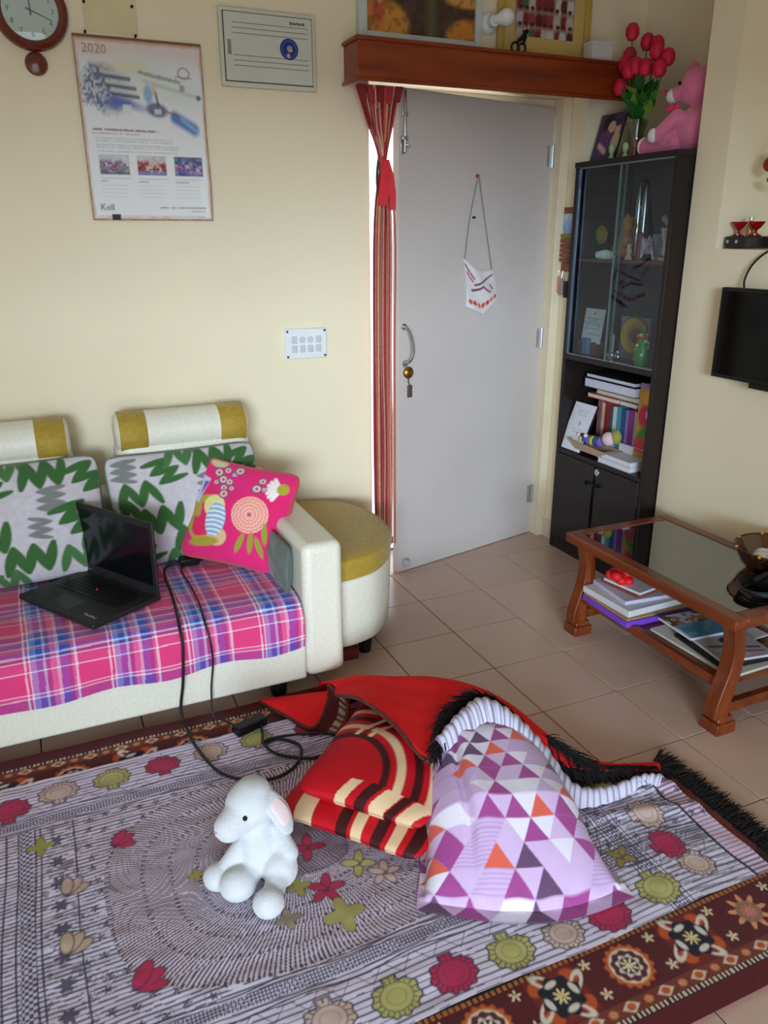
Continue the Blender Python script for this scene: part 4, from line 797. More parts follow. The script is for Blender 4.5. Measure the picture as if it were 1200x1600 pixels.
# ================================================================ LAPTOP CHARGER
m_cord = mat('black_rubber_cord', (22, 22, 26), .5)
ch = root('laptop_charger', (-1.22, -.95, .02), 'black laptop charger with adapter on carpet edge and loops of cord', 'charger')
MB().box((-.055, -.022, 0), (.055, .022, .028)).xf(Matrix.Translation((-1.222, -.945, .022)) @ Matrix.Rotation(.30, 4, 'Z')).build('adapter', m_black, ch, bevel=.006, seg=3)
zf_ = .030
MB().tube(spline([(-1.275, -.36, .372), (-1.35, -.37, .376), (-1.372, -.45, .372), (-1.375, -.60, .370), (-1.384, -.74, .366), (-1.388, -.800, .345), (-1.388, -.826, .29), (-1.398, -.828, .17), (-1.412, -.822, .07), (-1.405, -.86, .026), (-1.398, -.98, zf_), (-1.36, -1.13, zf_), (-1.28, -1.205, zf_), (-1.20, -1.215, zf_), (-1.135, -1.17, zf_), (-1.112, -1.10, zf_), (-1.16, -1.045, zf_), (-1.205, -1.065, zf_ + .004), (-1.18, -1.12, zf_), (-1.10, -1.175, zf_), (-1.04, -1.17, zf_)], 220), .0048, 8).build('mains_cord', m_cord, ch)
MB().tube(spline([(-1.285, -.36, .372), (-1.31, -.42, .372), (-1.305, -.56, .370), (-1.305, -.70, .368), (-1.31, -.79, .352), (-1.304, -.826, .30), (-1.30, -.828, .22), (-1.312, -.826, .12), (-1.315, -.84, .035), (-1.29, -.87, .026), (-1.262, -.925, .030)], 120), .0032, 8).build('thin_lead', m_cord, ch)
MB().tube(spline([(-1.19, -.935, .04), (-1.195, -.99, zf_), (-1.21, -1.05, zf_ + .003), (-1.19, -1.045, zf_ + .008), (-1.10, -1.045, zf_), (-1.02, -1.075, zf_), (-.975, -1.12, zf_), (-.965, -1.16, zf_)], 100), .0042, 8).build('adapter_lead', m_cord, ch)
MB().box((-1.305, -.375, .366), (-1.235, -.335, .392)).cyl((-1.24, -.355, .379), (-1.215, -.345, .379), .010, n=12).build('plug', m_black, ch, bevel=.005, seg=3)
# ================================================================ THINGS ON THE BACK WALL
def wallgrid(name, x0, x1, z0, z1, y, fn, m, parent, step=.003, curl=None):
    nx = max(8, int((x1 - x0) / step)); nz = max(8, int((z1 - z0) / step)); X, Z = np.meshgrid(np.linspace(x0, x1, nx), np.linspace(z0, z1, nz), indexing='ij')
    u = (X - x0) / (x1 - x0); v = (Z - z0) / (z1 - z0); Yv = np.full_like(X, y) if curl is None else y + curl(u, v)
    o = gridmesh(name, np.stack((X, Yv, Z), -1), fn(u, v, X, Z), m, parent); return o
m_mah = wood('dark_mahogany_lacquer', (84, 26, 14), (110, 42, 22), .25, (3, 3, 3), .4)
ck = root('wall_clock', (-1.545, .03, 1.98), 'round brown wooden wall clock with pendulum bob beside the calendar', 'clock')
def faceY(b, c): return b.xf(Matrix.Translation(c) @ Matrix.Rotation(PI / 2, 4, 'X'))
cc = (-1.545, .038, 2.165)
faceY(MB().lathe([(.0, .0), (.108, .0), (.114, .012), (.110, .026), (.098, .034), (.086, .030), (.082, .02), (0, .02)], n=48), cc).build('case', m_mah, ck)
faceY(MB().cyl((0, 0, .0205), (0, 0, .022), .083, n=48), cc).build('dial', mat('pale_green_dial', (196, 206, 200), .35, var=.02), ck)
m_num = mat('dark_green_ink', (92, 108, 98), .6)
for k in range(12):
    a = PI / 2 - k * PI / 6; text('numeral', str(k if k else 12), .022, Vector((cc[0] + .066 * math.cos(a), .0155, cc[2] + .066 * math.sin(a) - .007)), ROT_A, m_num, ck, 'CENTER')
def hand(a, l, w): d = np.array((math.cos(a), math.sin(a))); s_ = np.array((-d[1], d[0])); return MB().prism([tuple(-d * .014 - s_ * w), tuple(-d * .014 + s_ * w), tuple(d * l + s_ * w * .35), tuple(d * l - s_ * w * .35)], .0, .0015, 'y').xf(Matrix.Translation((cc[0], .0125, cc[2])))
hand(math.radians(92), .045, .0035).build('hour_hand', m_num, ck); hand(math.radians(-22), .066, .0028).build('minute_hand', m_num, ck)
faceY(MB().lathe([(.084, .024), (.06, .0275), (.03, .0295), (0, .030)], n=40), cc).build('crystal', glass('clock_crystal', (250, 252, 252), .01, .06), ck)
faceY(MB().lathe([(0, 0), (.030, .0), (.0345, .006), (.030, .014), (.014, .02), (0, .021)], n=32), (-1.546, .038, 2.018)).build('pendulum_bob', m_mah, ck)

# calendar poster
def cal_print(u, v, X, Z):
    C = np.ones(u.shape + (3,)) * lin(226, 226, 226); x = u; y = v; asp = .565 / .42
    over(C, .4 * sm(.62 - y, .3), (214, 222, 234))
    e = np.minimum(np.minimum(x, 1 - x), np.minimum(y, 1 - y) * asp); over(C, .75 * sm(e - .016 - .014 * vnoise(x, y, .05, 61), .02), (190, 140, 100)); over(C, .8 * sm(e - .004 - .006 * vnoise(x, y, .03, 62), .008), (120, 66, 50)); over(C, .35 * sm(.93 - y - .04, .08) * 0 + .3 * sm(.90 - y, .08), (214, 168, 130))
    # watercolour of a power plant on a river bank
    n1 = vnoise(x, y, .035, 63); n2 = vnoise(x, y, .014, 64)
    over(C, .55 * sm(ell(x, y, .38, .855, .18, .03), .03), (222, 206, 120)); over(C, .4 * sm(ell(x, y, .62, .77, .34, .10, -.2), .08), (206, 214, 196))
    over(C, .65 * sm(ell(x, y, .22, .735, .19, .125, -.25) + .03 * (n1 - .5), .05) * (.5 + .5 * n2), (96, 108, 140)); over(C, .75 * sm(ell(x, y, .15, .74, .13, .11) + .05 * (n1 - .5), .05) * np.clip(2.2 * n2 - .5 + .5 * np.sin(x * 160) * np.sin(y * 130), 0, 1), (70, 80, 112))
    for yy_, x0, x1 in ((.795, .20, .40), (.745, .22, .44), (.70, .26, .46)): over(C, .8 * sm(seg(x, y, x0, yy_ + .015, x1, yy_) - .012, .012), (66, 72, 96)); over(C, .6 * sm(seg(x, y, x0, yy_ + .03, x1, yy_ + .018) - .010, .012), (206, 210, 206))
    over(C, .8 * sm(ell(x, y, .36, .665, .13, .022, -.2), .03), (58, 86, 170)); over(C, .8 * sm(ell(x, y, .27, .655, .06, .03), .03), (70, 90, 170)); over(C, .9 * sm(rect(x, y, .33, .605, .40, .655), .012), (214, 218, 222))
    over(C, .85 * sm(ell(x, y, .60, .635, .085, .040, -.1), .02), (64, 74, 120)); over(C, .9 * sm(rect(x, y, .58, .612, .635, .64), .01), (210, 205, 220)); over(C, .85 * sm(seg(x, y, .60, .73, .615, .665) - .008, .01), (50, 50, 60)); over(C, .8 * sm(ell(x, y, .54, .72, .035, .05), .02), (110, 160, 205)); over(C, .7 * sm(ell(x, y, .59, .745, .015, .03), .02), (214, 176, 90))
    over(C, .9 * sm(seg(x, y, .74, .60, .90, .535) - .035, .03), (56, 104, 176)); over(C, .6 * sm(seg(x, y, .80, .59, .93, .52) - .012, .02), (150, 190, 226)); over(C, .7 * sm(seg(x, y, .66, .635, .78, .605) - .006, .01), (150, 70, 80))
    over(C, .7 * sm(seg(x, y, .48, .835, .80, .795) - .006 - .008 * n2, .012), (120, 122, 122)); over(C, .6 * sm(seg(x, y, .52, .79, .96, .715) - .008, .02), (160, 182, 160)); over(C, .8 * sm(ell(x, y, .95, .715, .02, .015), .01), (60, 64, 70)); over(C, .7 * sm(rect(x, y, .80, .745, .84, .78), .01), (130, 130, 130))
    over(C, .7 * sm(np.abs(ell(x, y, .84, .845, .045, .03)) - .004, .008), (110, 110, 112)); over(C, .6 * sm(seg(x, y, .77, .825, .90, .82) - .004, .006), (110, 110, 112))
    # headline, text lines
    over(C, .75 * sm(rect(x, y, .07, .507, .60, .520), .004) * (vnoise(x * 3, y, .02, 65) > .3), (130, 84, 92)); over(C, .5 * sm(rect(x, y, .07, .488, .45, .497), .004) * (vnoise(x * 3, y, .016, 66) > .35), (150, 120, 126))
    for k, (y0, x1) in enumerate(((.462, .72), (.448, .70), (.425, .76), (.412, .75), (.390, .74))): over(C, .5 * sm(rect(x, y, .09, y0, x1, y0 + .007), .004) * (vnoise(x * 3, y + k, .014, 67 + k) > .3), (150, 156, 160))
    # three printed photographs
    for k, (x0, cA, cB) in enumerate(((.10, (128, 128, 150), (206, 206, 212)), (.40, (168, 60, 66), (214, 196, 190)), (.705, (54, 84, 160), (206, 196, 200)))):
        r_ = sm(rect(x, y, x0, .265, x0 + .235, .375), .004); a1 = vnoise(x, y * 1.5, .03, 70 + k); a2 = vnoise(x, y * 1.5, .014, 80 + k); over(C, r_, cA); over(C, r_ * np.clip(3 * a1 - 1.2, 0, 1) * .8, cB)
        over(C, r_ * np.clip(4 * a2 - 2.2, 0, 1) * (y < .34), [(150, 70, 76), (120, 40, 50), (196, 110, 90)][k]); over(C, r_ * sm(.345 - y, .02) * .75, [(206, 208, 212), (198, 208, 206), (90, 90, 110)][k]); over(C, r_ * sm(y - .285, .02) * .7, [(70, 70, 96), (90, 140, 200), (40, 70, 160)][k])
        over(C, .6 * sm(rect(x, y, x0, .240, x0 + .235, .245), .004), (150, 170, 190)); over(C, .6 * sm(rect(x, y, x0, .222, x0 + .05 + .03 * k, .230), .004), (130, 130, 140))
        for q in range(4): over(C, .22 * sm(rect(x, y, x0, .20 - q * .022, x0 + .2, .206 - q * .022), .004), (150, 150, 160))
    over(C, .7 * sm(rect(x, y, .56, .072, .95, .080), .004) * (vnoise(x * 3, y, .015, 90) > .3), (120, 96, 90)); over(C, .5 * sm(rect(x, y, .82, .052, .94, .059), .004), (140, 110, 100)); over(C, .6 * sm(rect(x, y, .06, .022, .94, .028), .004) * (np.mod(x * 40, 1) < .6), (150, 110, 90))
    over(C, sm(rect(x, y, .155, .002, .225, .036), .004), (24, 28, 24))
    return C
cal = root('wall_calendar', (-1.219, .035, 1.545), 'large worn poster calendar marked 2020 hanging on the cream wall', 'calendar')
wallgrid('calendar_sheet', -1.428, -1.010, 1.545, 2.108, YA - .012, cal_print, m_paper, cal, .0018, lambda u, v: .004 * np.sin(v * 9 + u * 2) * (1 - v) - .010 * np.exp(-((u - 1) / .05) ** 2) * np.exp(-((v - .15) / .2) ** 2))
m_calr = mat('faded_red_ink', (196, 150, 126), .7); text('year_lettering', '2020', .040, Vector((-1.405, YA - .0175, 2.062)), ROT_A, m_calr, cal, ext=.0003)
MB().box((-1.428, YA - .010, 2.100), (-1.010, YA - .002, 2.116)).build('top_strip', mat('brown_tin_strip', (120, 80, 60), .5), cal, bevel=.002)
text('signature', 'Kell', .030, Vector((-1.400, YA - .0175, 1.578)), ROT_A, mat('grey_green_ink', (132, 142, 128), .7), cal, ext=.0003)
for x in (-1.385, -1.225): MB().cyl((x, YA, 2.122), (x, YA - .014, 2.124), .004, n=8).build('hook', m_iron, cal)
pp = root('pinned_paper', (-1.298, .036, 2.125), 'blank cream paper pinned to the wall above the calendar', 'paper')
MB().box((-1.384, YA - .003, 2.126), (-1.214, YA - .0015, 2.30)).build('sheet', mat('cream_paper', (214, 202, 160), .8), pp)
for x, z in ((-1.378, 2.209), (-1.228, 2.209)): MB().cyl((x, YA - .003, z), (x, YA - .009, z), .0045, n=8).build('pin', m_iron, pp)

# electrical distribution box
db = root('distribution_box', (-.768, .03, 1.99), 'flat white distribution box with a blue round sticker on the wall', 'electrical box')
m_ivp = mat('ivory_enamel', (208, 206, 188), .45, var=.02); m_slot = mat('grey_groove', (140, 138, 122), .7)
MB().box((-.944, YA - .022, 1.992), (-.592, YA - .001, 2.238)).build('housing', m_ivp, db, bevel=.004)
dd = MB().box((-.929, YA - .030, 2.010), (-.609, YA - .0225, 2.222)).build('hinged_cover', mat('pale_grey_enamel', (204, 206, 196), .4, var=.02), db, bevel=.003)
MB().prism([(-.932, 2.007), (-.606, 2.007), (-.606, 2.225), (-.932, 2.225)], YA - .0226, YA - .0222, 'y').build('gap_line', mat('dark_gap', (66, 70, 60), .8), dd)
for z in (2.190, 2.174, 2.158, 2.090, 2.074, 2.058): MB().box((-.900, YA - .0308, z - .0012), (-.625, YA - .0299, z + .0012)).build('pressed_line', m_slot, dd)
bl_ = MB()
for k in range(7): bl_.box((-.692 + k * .0082, YA - .0306, 2.198 + .001 * (k % 2)), (-.692 + k * .0082 + .006, YA - .0299, 2.2075 - .001 * (k % 3)))
tag(bl_.build('green_print', mat('dark_green_print', (52, 92, 72), .6), dd, smooth=False), kind='stuff')
MB().box((-.920, YA - .034, 2.09), (-.908, YA - .030, 2.135)).build('latch', m_slot, dd, bevel=.001)
def sticker(u, v, X, Z):
    C = np.ones(u.shape + (3,)) * lin(28, 44, 128); x = u * 2 - 1; y = v * 2 - 1; over(C, sm(np.abs(np.hypot(x, y) - .78) - .04, .05), (70, 110, 170)); over(C, sm(ell(x, y, .05, .05, .3, .3), .1), (150, 140, 150)); over(C, sm(ell(x, y, .15, -.1, .2, .14), .08), (190, 170, 90)); over(C, sm(ell(x, y, -.1, -.6, .18, .22), .08), (200, 160, 176)); return C
X, Z = np.meshgrid(np.linspace(0, 1, 40), np.linspace(0, 2 * PI, 64), indexing='ij'); u = .5 + .5 * X * np.cos(Z); v = .5 + .5 * X * np.sin(Z)
gridmesh('round_sticker', np.stack((-.697 + (u - .5) * .068, np.full_like(u, YA - .0316), 2.121 + (v - .5) * .068), -1), sticker(u, v, 0, 0), m_paper, dd)
# switchboard
sw = root('switchboard', (-.664, .03, 1.02), 'white switchboard with two rows of switches above the sofa end', 'switch')
MB().box((-.755, YA - .014, 1.020), (-.577, YA - .001, 1.140)).build('plate', m_white, sw, bevel=.004)
m_swg = mat('light_grey_switch', (196, 202, 206), .35)
for i in range(4):
    for j in range(2):
        x = -.728 + i * .034; z = 1.046 + j * .036
        if j == 1 and i in (1, 2): MB().cyl((x + .011, YA - .014, z + .014), (x + .011, YA - .019, z + .014), .0125, n=20).build('socket', m_swg, sw, bevel=.001)
        else: MB().box((x, YA - .020, z), (x + .022, YA - .014, z + .028)).build('rocker', m_swg, sw, bevel=.002)
for x in (-.745, -.587):
    for z in (1.030, 1.130): MB().cyl((x, YA - .014, z), (x, YA - .017, z), .0048, n=10).build('screw', mat('dark_screw', (60, 66, 74), .5), sw)
# framed pictures above the pelmet
def pic1(u, v, X, Z):
    C = np.ones(u.shape + (3,)) * lin(70, 48, 40); over(C, sm(ell(u, v, .12, .10, .26, .30), .06), (206, 140, 56)); over(C, sm(ell(u, v, .95, .04, .22, .22), .05), (200, 130, 50)); over(C, sm(ell(u, v, .2, .62, .40, .12), .05), (204, 140, 96)); over(C, sm(ell(u, v, .92, .52, .22, .12), .05), (206, 150, 80)); over(C, sm(rect(u, v, .56, 0, .62, 1), .08), (96, 100, 58)); over(C, sm(ell(u, v, .10, .28, .06, .2), .05), (190, 84, 46)); over(C, sm(ell(u, v, .12, .48, .04, .1), .04), (214, 196, 190)); over(C, .5 * (vnoise(u * 4, v * 2, .12, 101) > .62), (90, 66, 40)); return C
f1 = root('framed_painting', (-.16, .02, 2.175), 'painting in silvery frame with orange figures above the pelmet', 'picture')
m_silver = mat('silvery_frame', (196, 204, 200), .4, var=.04); FZ = 2.52
for a, b in (((-.424, 2.172), (-.388, FZ)), ((.072, 2.172), (.100, FZ)), ((-.388, 2.172), (.072, 2.210)), ((-.388, FZ - .034), (.072, FZ))): MB().box((a[0], YA - .026, a[1]), (b[0], YA - .004, b[1])).build('frame', m_silver, f1, bevel=.004)
wallgrid('canvas', -.388, .072, 2.21, FZ - .034, YA - .012, pic1, m_paper, f1, .006)
def pic2(u, v, X, Z):
    C = np.ones(u.shape + (3,)) * lin(150, 140, 130); rp = np.random.default_rng(5); over(C, sm(.75 - v, .1), (120, 140, 96))
    for row in range(3):
        for k in range(9):
            x_ = (k + .5 + .3 * rp.random()) / 9.3; y_ = .72 - row * .27; c = [(128, 40, 44), (206, 202, 200), (150, 60, 60), (90, 30, 34), (60, 100, 70), (196, 180, 170)][rp.integers(6)]
            over(C, sm(ell(u, v, x_, y_ - .17, .06, .15), .02), c); over(C, sm(ell(u, v, x_, y_, .032, .055), .015), (168, 116, 96)); over(C, sm(ell(u, v, x_, y_ + .03, .034, .035), .015), (36, 26, 24))
    return C
f2 = root('framed_group_photo', (.40, .02, 2.175), 'group photograph in golden mount and frame above the pelmet', 'picture')
m_gilt = mat('golden_frame', (196, 160, 80), .4, var=.06); 
for a, b in (((.176, 2.172), (.204, FZ)), ((.594, 2.172), (.622, FZ)), ((.204, 2.172), (.594, 2.196)), ((.204, FZ - .03), (.594, FZ))): MB().box((a[0], YA - .026, a[1]), (b[0], YA - .004, b[1])).build('frame', m_gilt, f2, bevel=.004)
MB().box((.204, YA - .012, 2.196), (.594, YA - .008, FZ - .03)).build('mount', mat('ochre_mount', (206, 178, 108), .8), f2)
wallgrid('photograph', .256, .542, 2.250, 2.46, YA - .0135, pic2, m_paper, f2, .005)
# lamp holder with bulb
bl = root('wall_bulb', (.14, .02, 2.25), 'white wall bulb on a round holder between the two pictures', 'lamp')
faceY(MB().lathe([(0, 0), (.038, 0), (.040, .008), (.034, .018), (.022, .026), (.020, .05), (0, .05)], n=28), (.139, YA - .002, 2.281)).build('holder', m_white, bl)
MB().lathe([(.0, 0), (.014, .002), (.018, .014), (.030, .04), (.032, .055), (.026, .07), (.012, .08), (0, .082)], n=28).xf(Matrix.Translation((.139, YA - .044, 2.284)) @ Matrix.Rotation(math.radians(52), 4, 'Z') @ Matrix.Rotation(math.radians(82), 4, 'X') @ Matrix.Rotation(0, 4, 'Z')).build('bulb', mat('opal_bulb', (232, 232, 232), .3), bl)
# scissors and small box on the pelmet
sc = root('black_scissors', (.215, -.06, 2.165), 'black scissors standing on the pelmet before the group photograph', 'scissors')
for k, (cx, tx) in enumerate(((.197, .252), (.232, .240))):
    ring_ = [(cx + .016 * math.cos(a), -.075 + .004 * k, 2.183 + .017 * math.sin(a)) for a in np.linspace(0, 2 * PI, 18, endpoint=False)]
    MB().tube(ring_, .0045, 8, closed=True).tube([(cx + .006, -.075 + .004 * k, 2.199), ((cx + tx) / 2 + .008, -.075 + .004 * k, 2.222), (tx, -.075 + .004 * k, 2.246)], [.006, .009, .007], 8).build('handle', m_black, sc)
    MB().prism([(tx - .006, 2.246), (tx + .006, 2.246), (tx + .003 - .006 * k, 2.268)], -.077 + .004 * k, -.074 + .004 * k, 'y').build('blade', m_steel, sc)
tag(MB().box((.572, -.07, 2.163), (.676, -.01, 2.238)).box((.570, -.072, 2.226), (.678, -.008, 2.240)).build('white_box', mat('white_card', (214, 212, 208), .6), bevel=.002), 'small white cardboard box on the right end of the pelmet', 'box')

# ================================================================ ON TOP OF THE BOOKCASE
def photo3(u, v):
    C = np.ones(u.shape + (3,)) * lin(74, 52, 86); over(C, sm(ell(u, v, .42, .80, .26, .20), .05), (30, 22, 34)); over(C, sm(ell(u, v, .55, .72, .15, .13), .04), (206, 160, 150)); over(C, sm(ell(u, v, .38, .40, .26, .26), .06), (96, 56, 116)); over(C, sm(seg(u, v, .2, .35, .5, .2) - .06, .04), (204, 160, 150)); over(C, sm(ell(u, v, .82, .66, .12, .12), .04), (196, 150, 136)); over(C, sm(ell(u, v, .84, .38, .17, .24), .05), (190, 160, 130)); over(C, sm(ell(u, v, .80, .80, .12, .08), .04), (60, 40, 40)); return C
TOPZ = 1.79
ph = root('standing_photo', (.72, -.02, TOPZ), 'purple portrait photograph leaning on top of the bookcase', 'photo')
u, v = np.meshgrid(np.linspace(0, 1, 60), np.linspace(0, 1, 60), indexing='ij')
P = np.stack((.665 + .05 * v, .012 - .155 * u, TOPZ + .002 + .185 * v), -1); gridmesh('print', P, photo3(u, v), m_paper, ph); 
MB().prism([(.667, TOPZ), (.672, TOPZ), (.723, TOPZ + .19), (.718, TOPZ + .19)], -.147, .015, 'y').build('backing_board', mat('dark_board', (40, 30, 36), .6), ph)
vs = root('flower_vase', (.74, -.185, TOPZ), 'glass vase of pink-red artificial tulips on top of the bookcase', 'flower vase')
MB().lathe([(.034, 0), (.040, .004), (.036, .02), (.030, .06), (.034, .11), (.046, .15), (.044, .15), (.032, .11), (.028, .06), (.033, .02), (.0, .012)], (.74, -.185, TOPZ), 24).build('vase', glass('vase_glass', (226, 236, 224), .02, .12), vs)
MB().lathe([(.0, .014), (.029, .016), (.027, .06), (.026, .085), (0, .088)], (.74, -.185, TOPZ), 18).build('vase_filler', mat('pink_pebbles', (176, 70, 90), .6, var=.3, scale=120), vs)
m_tul = mat('crimson_petal', (206, 24, 62), .55, var=.12, scale=20); m_lf = mat('dark_green_leaf', (34, 96, 36), .5, var=.2, scale=20); m_lf2 = mat('light_green_leaf', (110, 156, 56), .5, var=.2, scale=20)
for k, (dy, dz, dx) in enumerate([(.045, .475, -.03), (.02, .44, .03), (.085, .40, .0), (.06, .36, -.04), (-.02, .34, -.05), (-.075, .385, .0), (-.065, .33, -.04), (-.12, .36, .02), (-.135, .315, -.03), (.055, .275, -.06), (.10, .32, .03), (-.04, .42, .03), (.01, .33, -.06)]):
    c = np.array((.74 + dx, -.185 + dy, TOPZ + dz)); st_ = MB().tube(spline([(.74, -.185, TOPZ + .05), (.74 + dx * .3, -.185 + dy * .3, TOPZ + .17), tuple(c - (0, 0, .02))], 12), .0022, 6).build('stem', m_lf, vs)
    MB().lathe([(.0, -.032), (.017, -.028), (.028, -.008), (.027, .014), (.016, .030), (.006, .034), (0, .030)], tuple(c), 12).build('tulip', m_tul, vs)
rl = random.Random(8)
for k in range(54):
    a = rl.uniform(0, 2 * PI); l = rl.uniform(.07, .15); b0 = np.array((.74, -.185 + rl.uniform(-.03, .03), TOPZ + .12 + rl.uniform(0, .11))); d = np.array((.55 * math.cos(a), .9 * math.sin(a), rl.uniform(.5, 1.6))); d = unit(d); s_ = unit(np.cross(d, (0.3, 0.2, 1))) * .024; m_ = b0 + d * l * .55; t_ = b0 + d * l + np.array((0, 0, -.012))
    MB().add([b0, m_ - s_, t_, m_ + s_, m_ + (0, 0, .006)], [(0, 1, 4), (1, 2, 4), (2, 3, 4), (3, 0, 4), (0, 3, 2, 1)]).build('leaf', (m_lf, m_lf, m_lf2)[k % 3], vs)
tb = root('pink_teddy', (.76, -.42, TOPZ), 'pink teddy bear sitting on top of the bookcase against the wall', 'soft toy')
m_tp = mat('pink_plush', (222, 118, 156), .95, var=.06, scale=40, bump=.4, bscale=240, sheen=.4); m_tw2 = mat('white_plush_patch', (226, 222, 226), .95, bump=.3, bscale=240)
b = MB(); b.ball((.78, -.440, TOPZ + .085), (.075, .085, .088), 20, 14); b.ball((.775, -.425, TOPZ + .235), (.068, .075, .070), 20, 14); b.ball((.745, -.362, TOPZ + .218), (.034, .040, .032), 14, 10)
for i in range(8): t = i / 7; b.ball((.735 - .02 * t, -.38 + .14 * t, TOPZ + .042 - .006 * t), .040 - .004 * t, 12, 8); b.ball((.71 - .02 * t, -.40 + .07 * t, TOPZ + .13 - .06 * t), .030, 12, 8); b.ball((.85, -.43 + .08 * t, TOPZ + .13 - .06 * t), .030, 12, 8); b.ball((.85, -.40 + .12 * t, TOPZ + .042), .038, 12, 8)
o = b.build('body', m_tp, tb, angle=180); rm = o.modifiers.new('fuse', 'REMESH'); rm.mode = 'VOXEL'; rm.voxel_size = .005; rm.use_smooth_shade = True; q = o.modifiers.new('soft', 'SMOOTH'); q.factor = .5; q.iterations = 4
MB().ball((.738, -.342, TOPZ + .212), (.030, .032, .028), 14, 10).build('muzzle', m_tw2, tb); MB().ball((.722, -.312, TOPZ + .226), .010, 10, 8).build('nose', mat('red_felt_nose', (200, 40, 60), .7), tb)
MB().ball((.712, -.392, TOPZ + .246), .0075, 10, 8).build('eye', m_black, tb); MB().ball((.800, -.352, TOPZ + .252), .0075, 10, 8).build('eye', m_black, tb)
for y, z in ((-.485, .300), (-.375, .305)): MB().ball((.79, y, TOPZ + z), (.014, .026, .026), 12, 8).build('ear', m_tp, tb)
MB().ball((.712, -.226, TOPZ + .040), (.034, .014, .036), 12, 8).build('foot_sole', m_tw2, tb); MB().ball((.672, -.318, TOPZ + .070), (.020, .024, .028), 12, 8).build('paw', m_tw2, tb)
MB().ball((.705, -.36, TOPZ + .165), (.010, .024, .014), 10, 8).ball((.715, -.385, TOPZ + .165), (.010, .02, .012), 10, 8).build('bow', mat('rose_ribbon', (222, 60, 110), .6), tb)
tb.location.y -= .045
for x, y in ((.66, -.135), (.665, -.215)): tag(MB().lathe([(.010, 0), (.014, .004), (.006, .02), (.012, .034), (.014, .05), (.008, .06)], (x, y, TOPZ), 14).build('tiny_vase', mat('pale_green_glaze', (150, 176, 130), .3)), 'tiny pale green vase by the tulip vase, %s' % ('nearer the photograph' if y > -.2 else 'nearer the teddy bear'), 'vase', 'tiny vases on the bookcase')
# ================================================================ INSIDE THE BOOKCASE
Z1, Z2, Z3 = 1.392, .968, .515
def glb(name, b, m, label, cat, group=None, **k): return tag(b.build(name, m, **k), label, cat, group)
m_acr = glass('acrylic_block', (214, 214, 208), .03, .12); m_goldm = mat('gold_metal', (190, 148, 60), .35, metal=.7, var=.15, scale=60)
# upper display shelf
aw = root('crystal_award', (.70, -.02, Z1), 'clear square award with gold medallion at the left of the top shelf', 'award')
MB().box((.70, -.100, Z1), (.722, .0, Z1 + .165)).build('block', m_acr, aw, bevel=.002)
MB().box((.694, -.104, Z1), (.728, .0, Z1 + .012)).build('plinth', m_shelf, aw)
MB().cyl((.699, -.066, Z1 + .10), (.695, -.066, Z1 + .10), .040, n=28).build('medallion', m_goldm, aw, bevel=.002); MB().cyl((.695, -.066, Z1 + .10), (.693, -.066, Z1 + .10), .024, n=24).build('medallion_centre', mat('olive_enamel', (150, 140, 70), .4), aw)
tw = root('tower_souvenir', (.74, -.24, Z1), 'silvery twin-tower souvenir model on the top shelf', 'souvenir')
for y in (-.220, -.258): MB().lathe([(.014, 0), (.014, .20), (.012, .24), (.009, .262), (.004, .285), (0, .312)], (.76, y, Z1), 14).build('tower', m_steel, tw)
MB().box((.755, -.258, Z1 + .205), (.765, -.220, Z1 + .215)).build('sky_bridge', m_steel, tw); MB().box((.735, -.285, Z1), (.785, -.195, Z1 + .012)).build('base', m_black, tw)
gd = root('golden_idol', (.69, -.23, Z1), 'golden brown seated idol figurine in front of the tower souvenir', 'figurine')
m_idol = mat('golden_brown_resin', (160, 104, 50), .4, var=.3, scale=60, bump=.4, bscale=120)
b = MB(); b.ball((.70, -.215, Z1 + .03), (.04, .055, .03), 16, 10); b.ball((.70, -.220, Z1 + .075), (.028, .034, .045), 16, 10); b.ball((.70, -.224, Z1 + .13), (.024, .028, .03), 16, 10); b.ball((.70, -.180, Z1 + .045), (.02, .035, .016), 12, 8); b.ball((.695, -.23, Z1 + .155), (.014, .016, .03), 12, 8)
o = b.build('body', m_idol, gd, angle=180); rm = o.modifiers.new('fuse', 'REMESH'); rm.mode = 'VOXEL'; rm.voxel_size = .004; rm.use_smooth_shade = True
MB().cyl((.722, -.224, Z1 + .135), (.728, -.224, Z1 + .135), .036, n=24).build('halo', m_goldm, gd)
wh = root('shell_ornament', (.66, -.15, Z1), 'white scalloped shell ornament at the front of the top shelf', 'ornament')
for k in range(6): MB().ball((.66, -.105 - .019 * k, Z1 + .017 - .0), (.016, .0125, .024 - .003 * abs(k - 2.5)), 12, 8).build('lobe', mat('white_glaze', (214, 226, 228), .25), wh)
for k, (x, y, h, c, nm) in enumerate([(.68, -.275, .07, (196, 160, 140), 'peach'), (.70, -.315, .12, (120, 46, 44), 'maroon')]):
    glb('figurine', MB().lathe([(.016, 0), (.018, .005), (.010, h * .3), (.015, h * .55), (.009, h * .72), (.012, h * .86), (0, h)], (x, y, Z1), 14), mat(nm + '_resin', c, .5, var=.15), 'small %s figurine on the top shelf beside the golden idol' % nm, 'figurine', 'figurines on the top shelf')
glb('picture_card', MB().prism([(-.425, Z1), (-.345, Z1), (-.350, Z1 + .10), (-.430, Z1 + .105)], .735, .740, 'x'), mat('white_picture_card', (206, 206, 218), .5, rgb2=(150, 130, 170), scale=30), 'white printed card standing at the right of the top shelf', 'card')
md = root('mini_frame', (.70, -.37, Z1), 'small A-shaped white stand holding a red and blue picture', 'ornament')
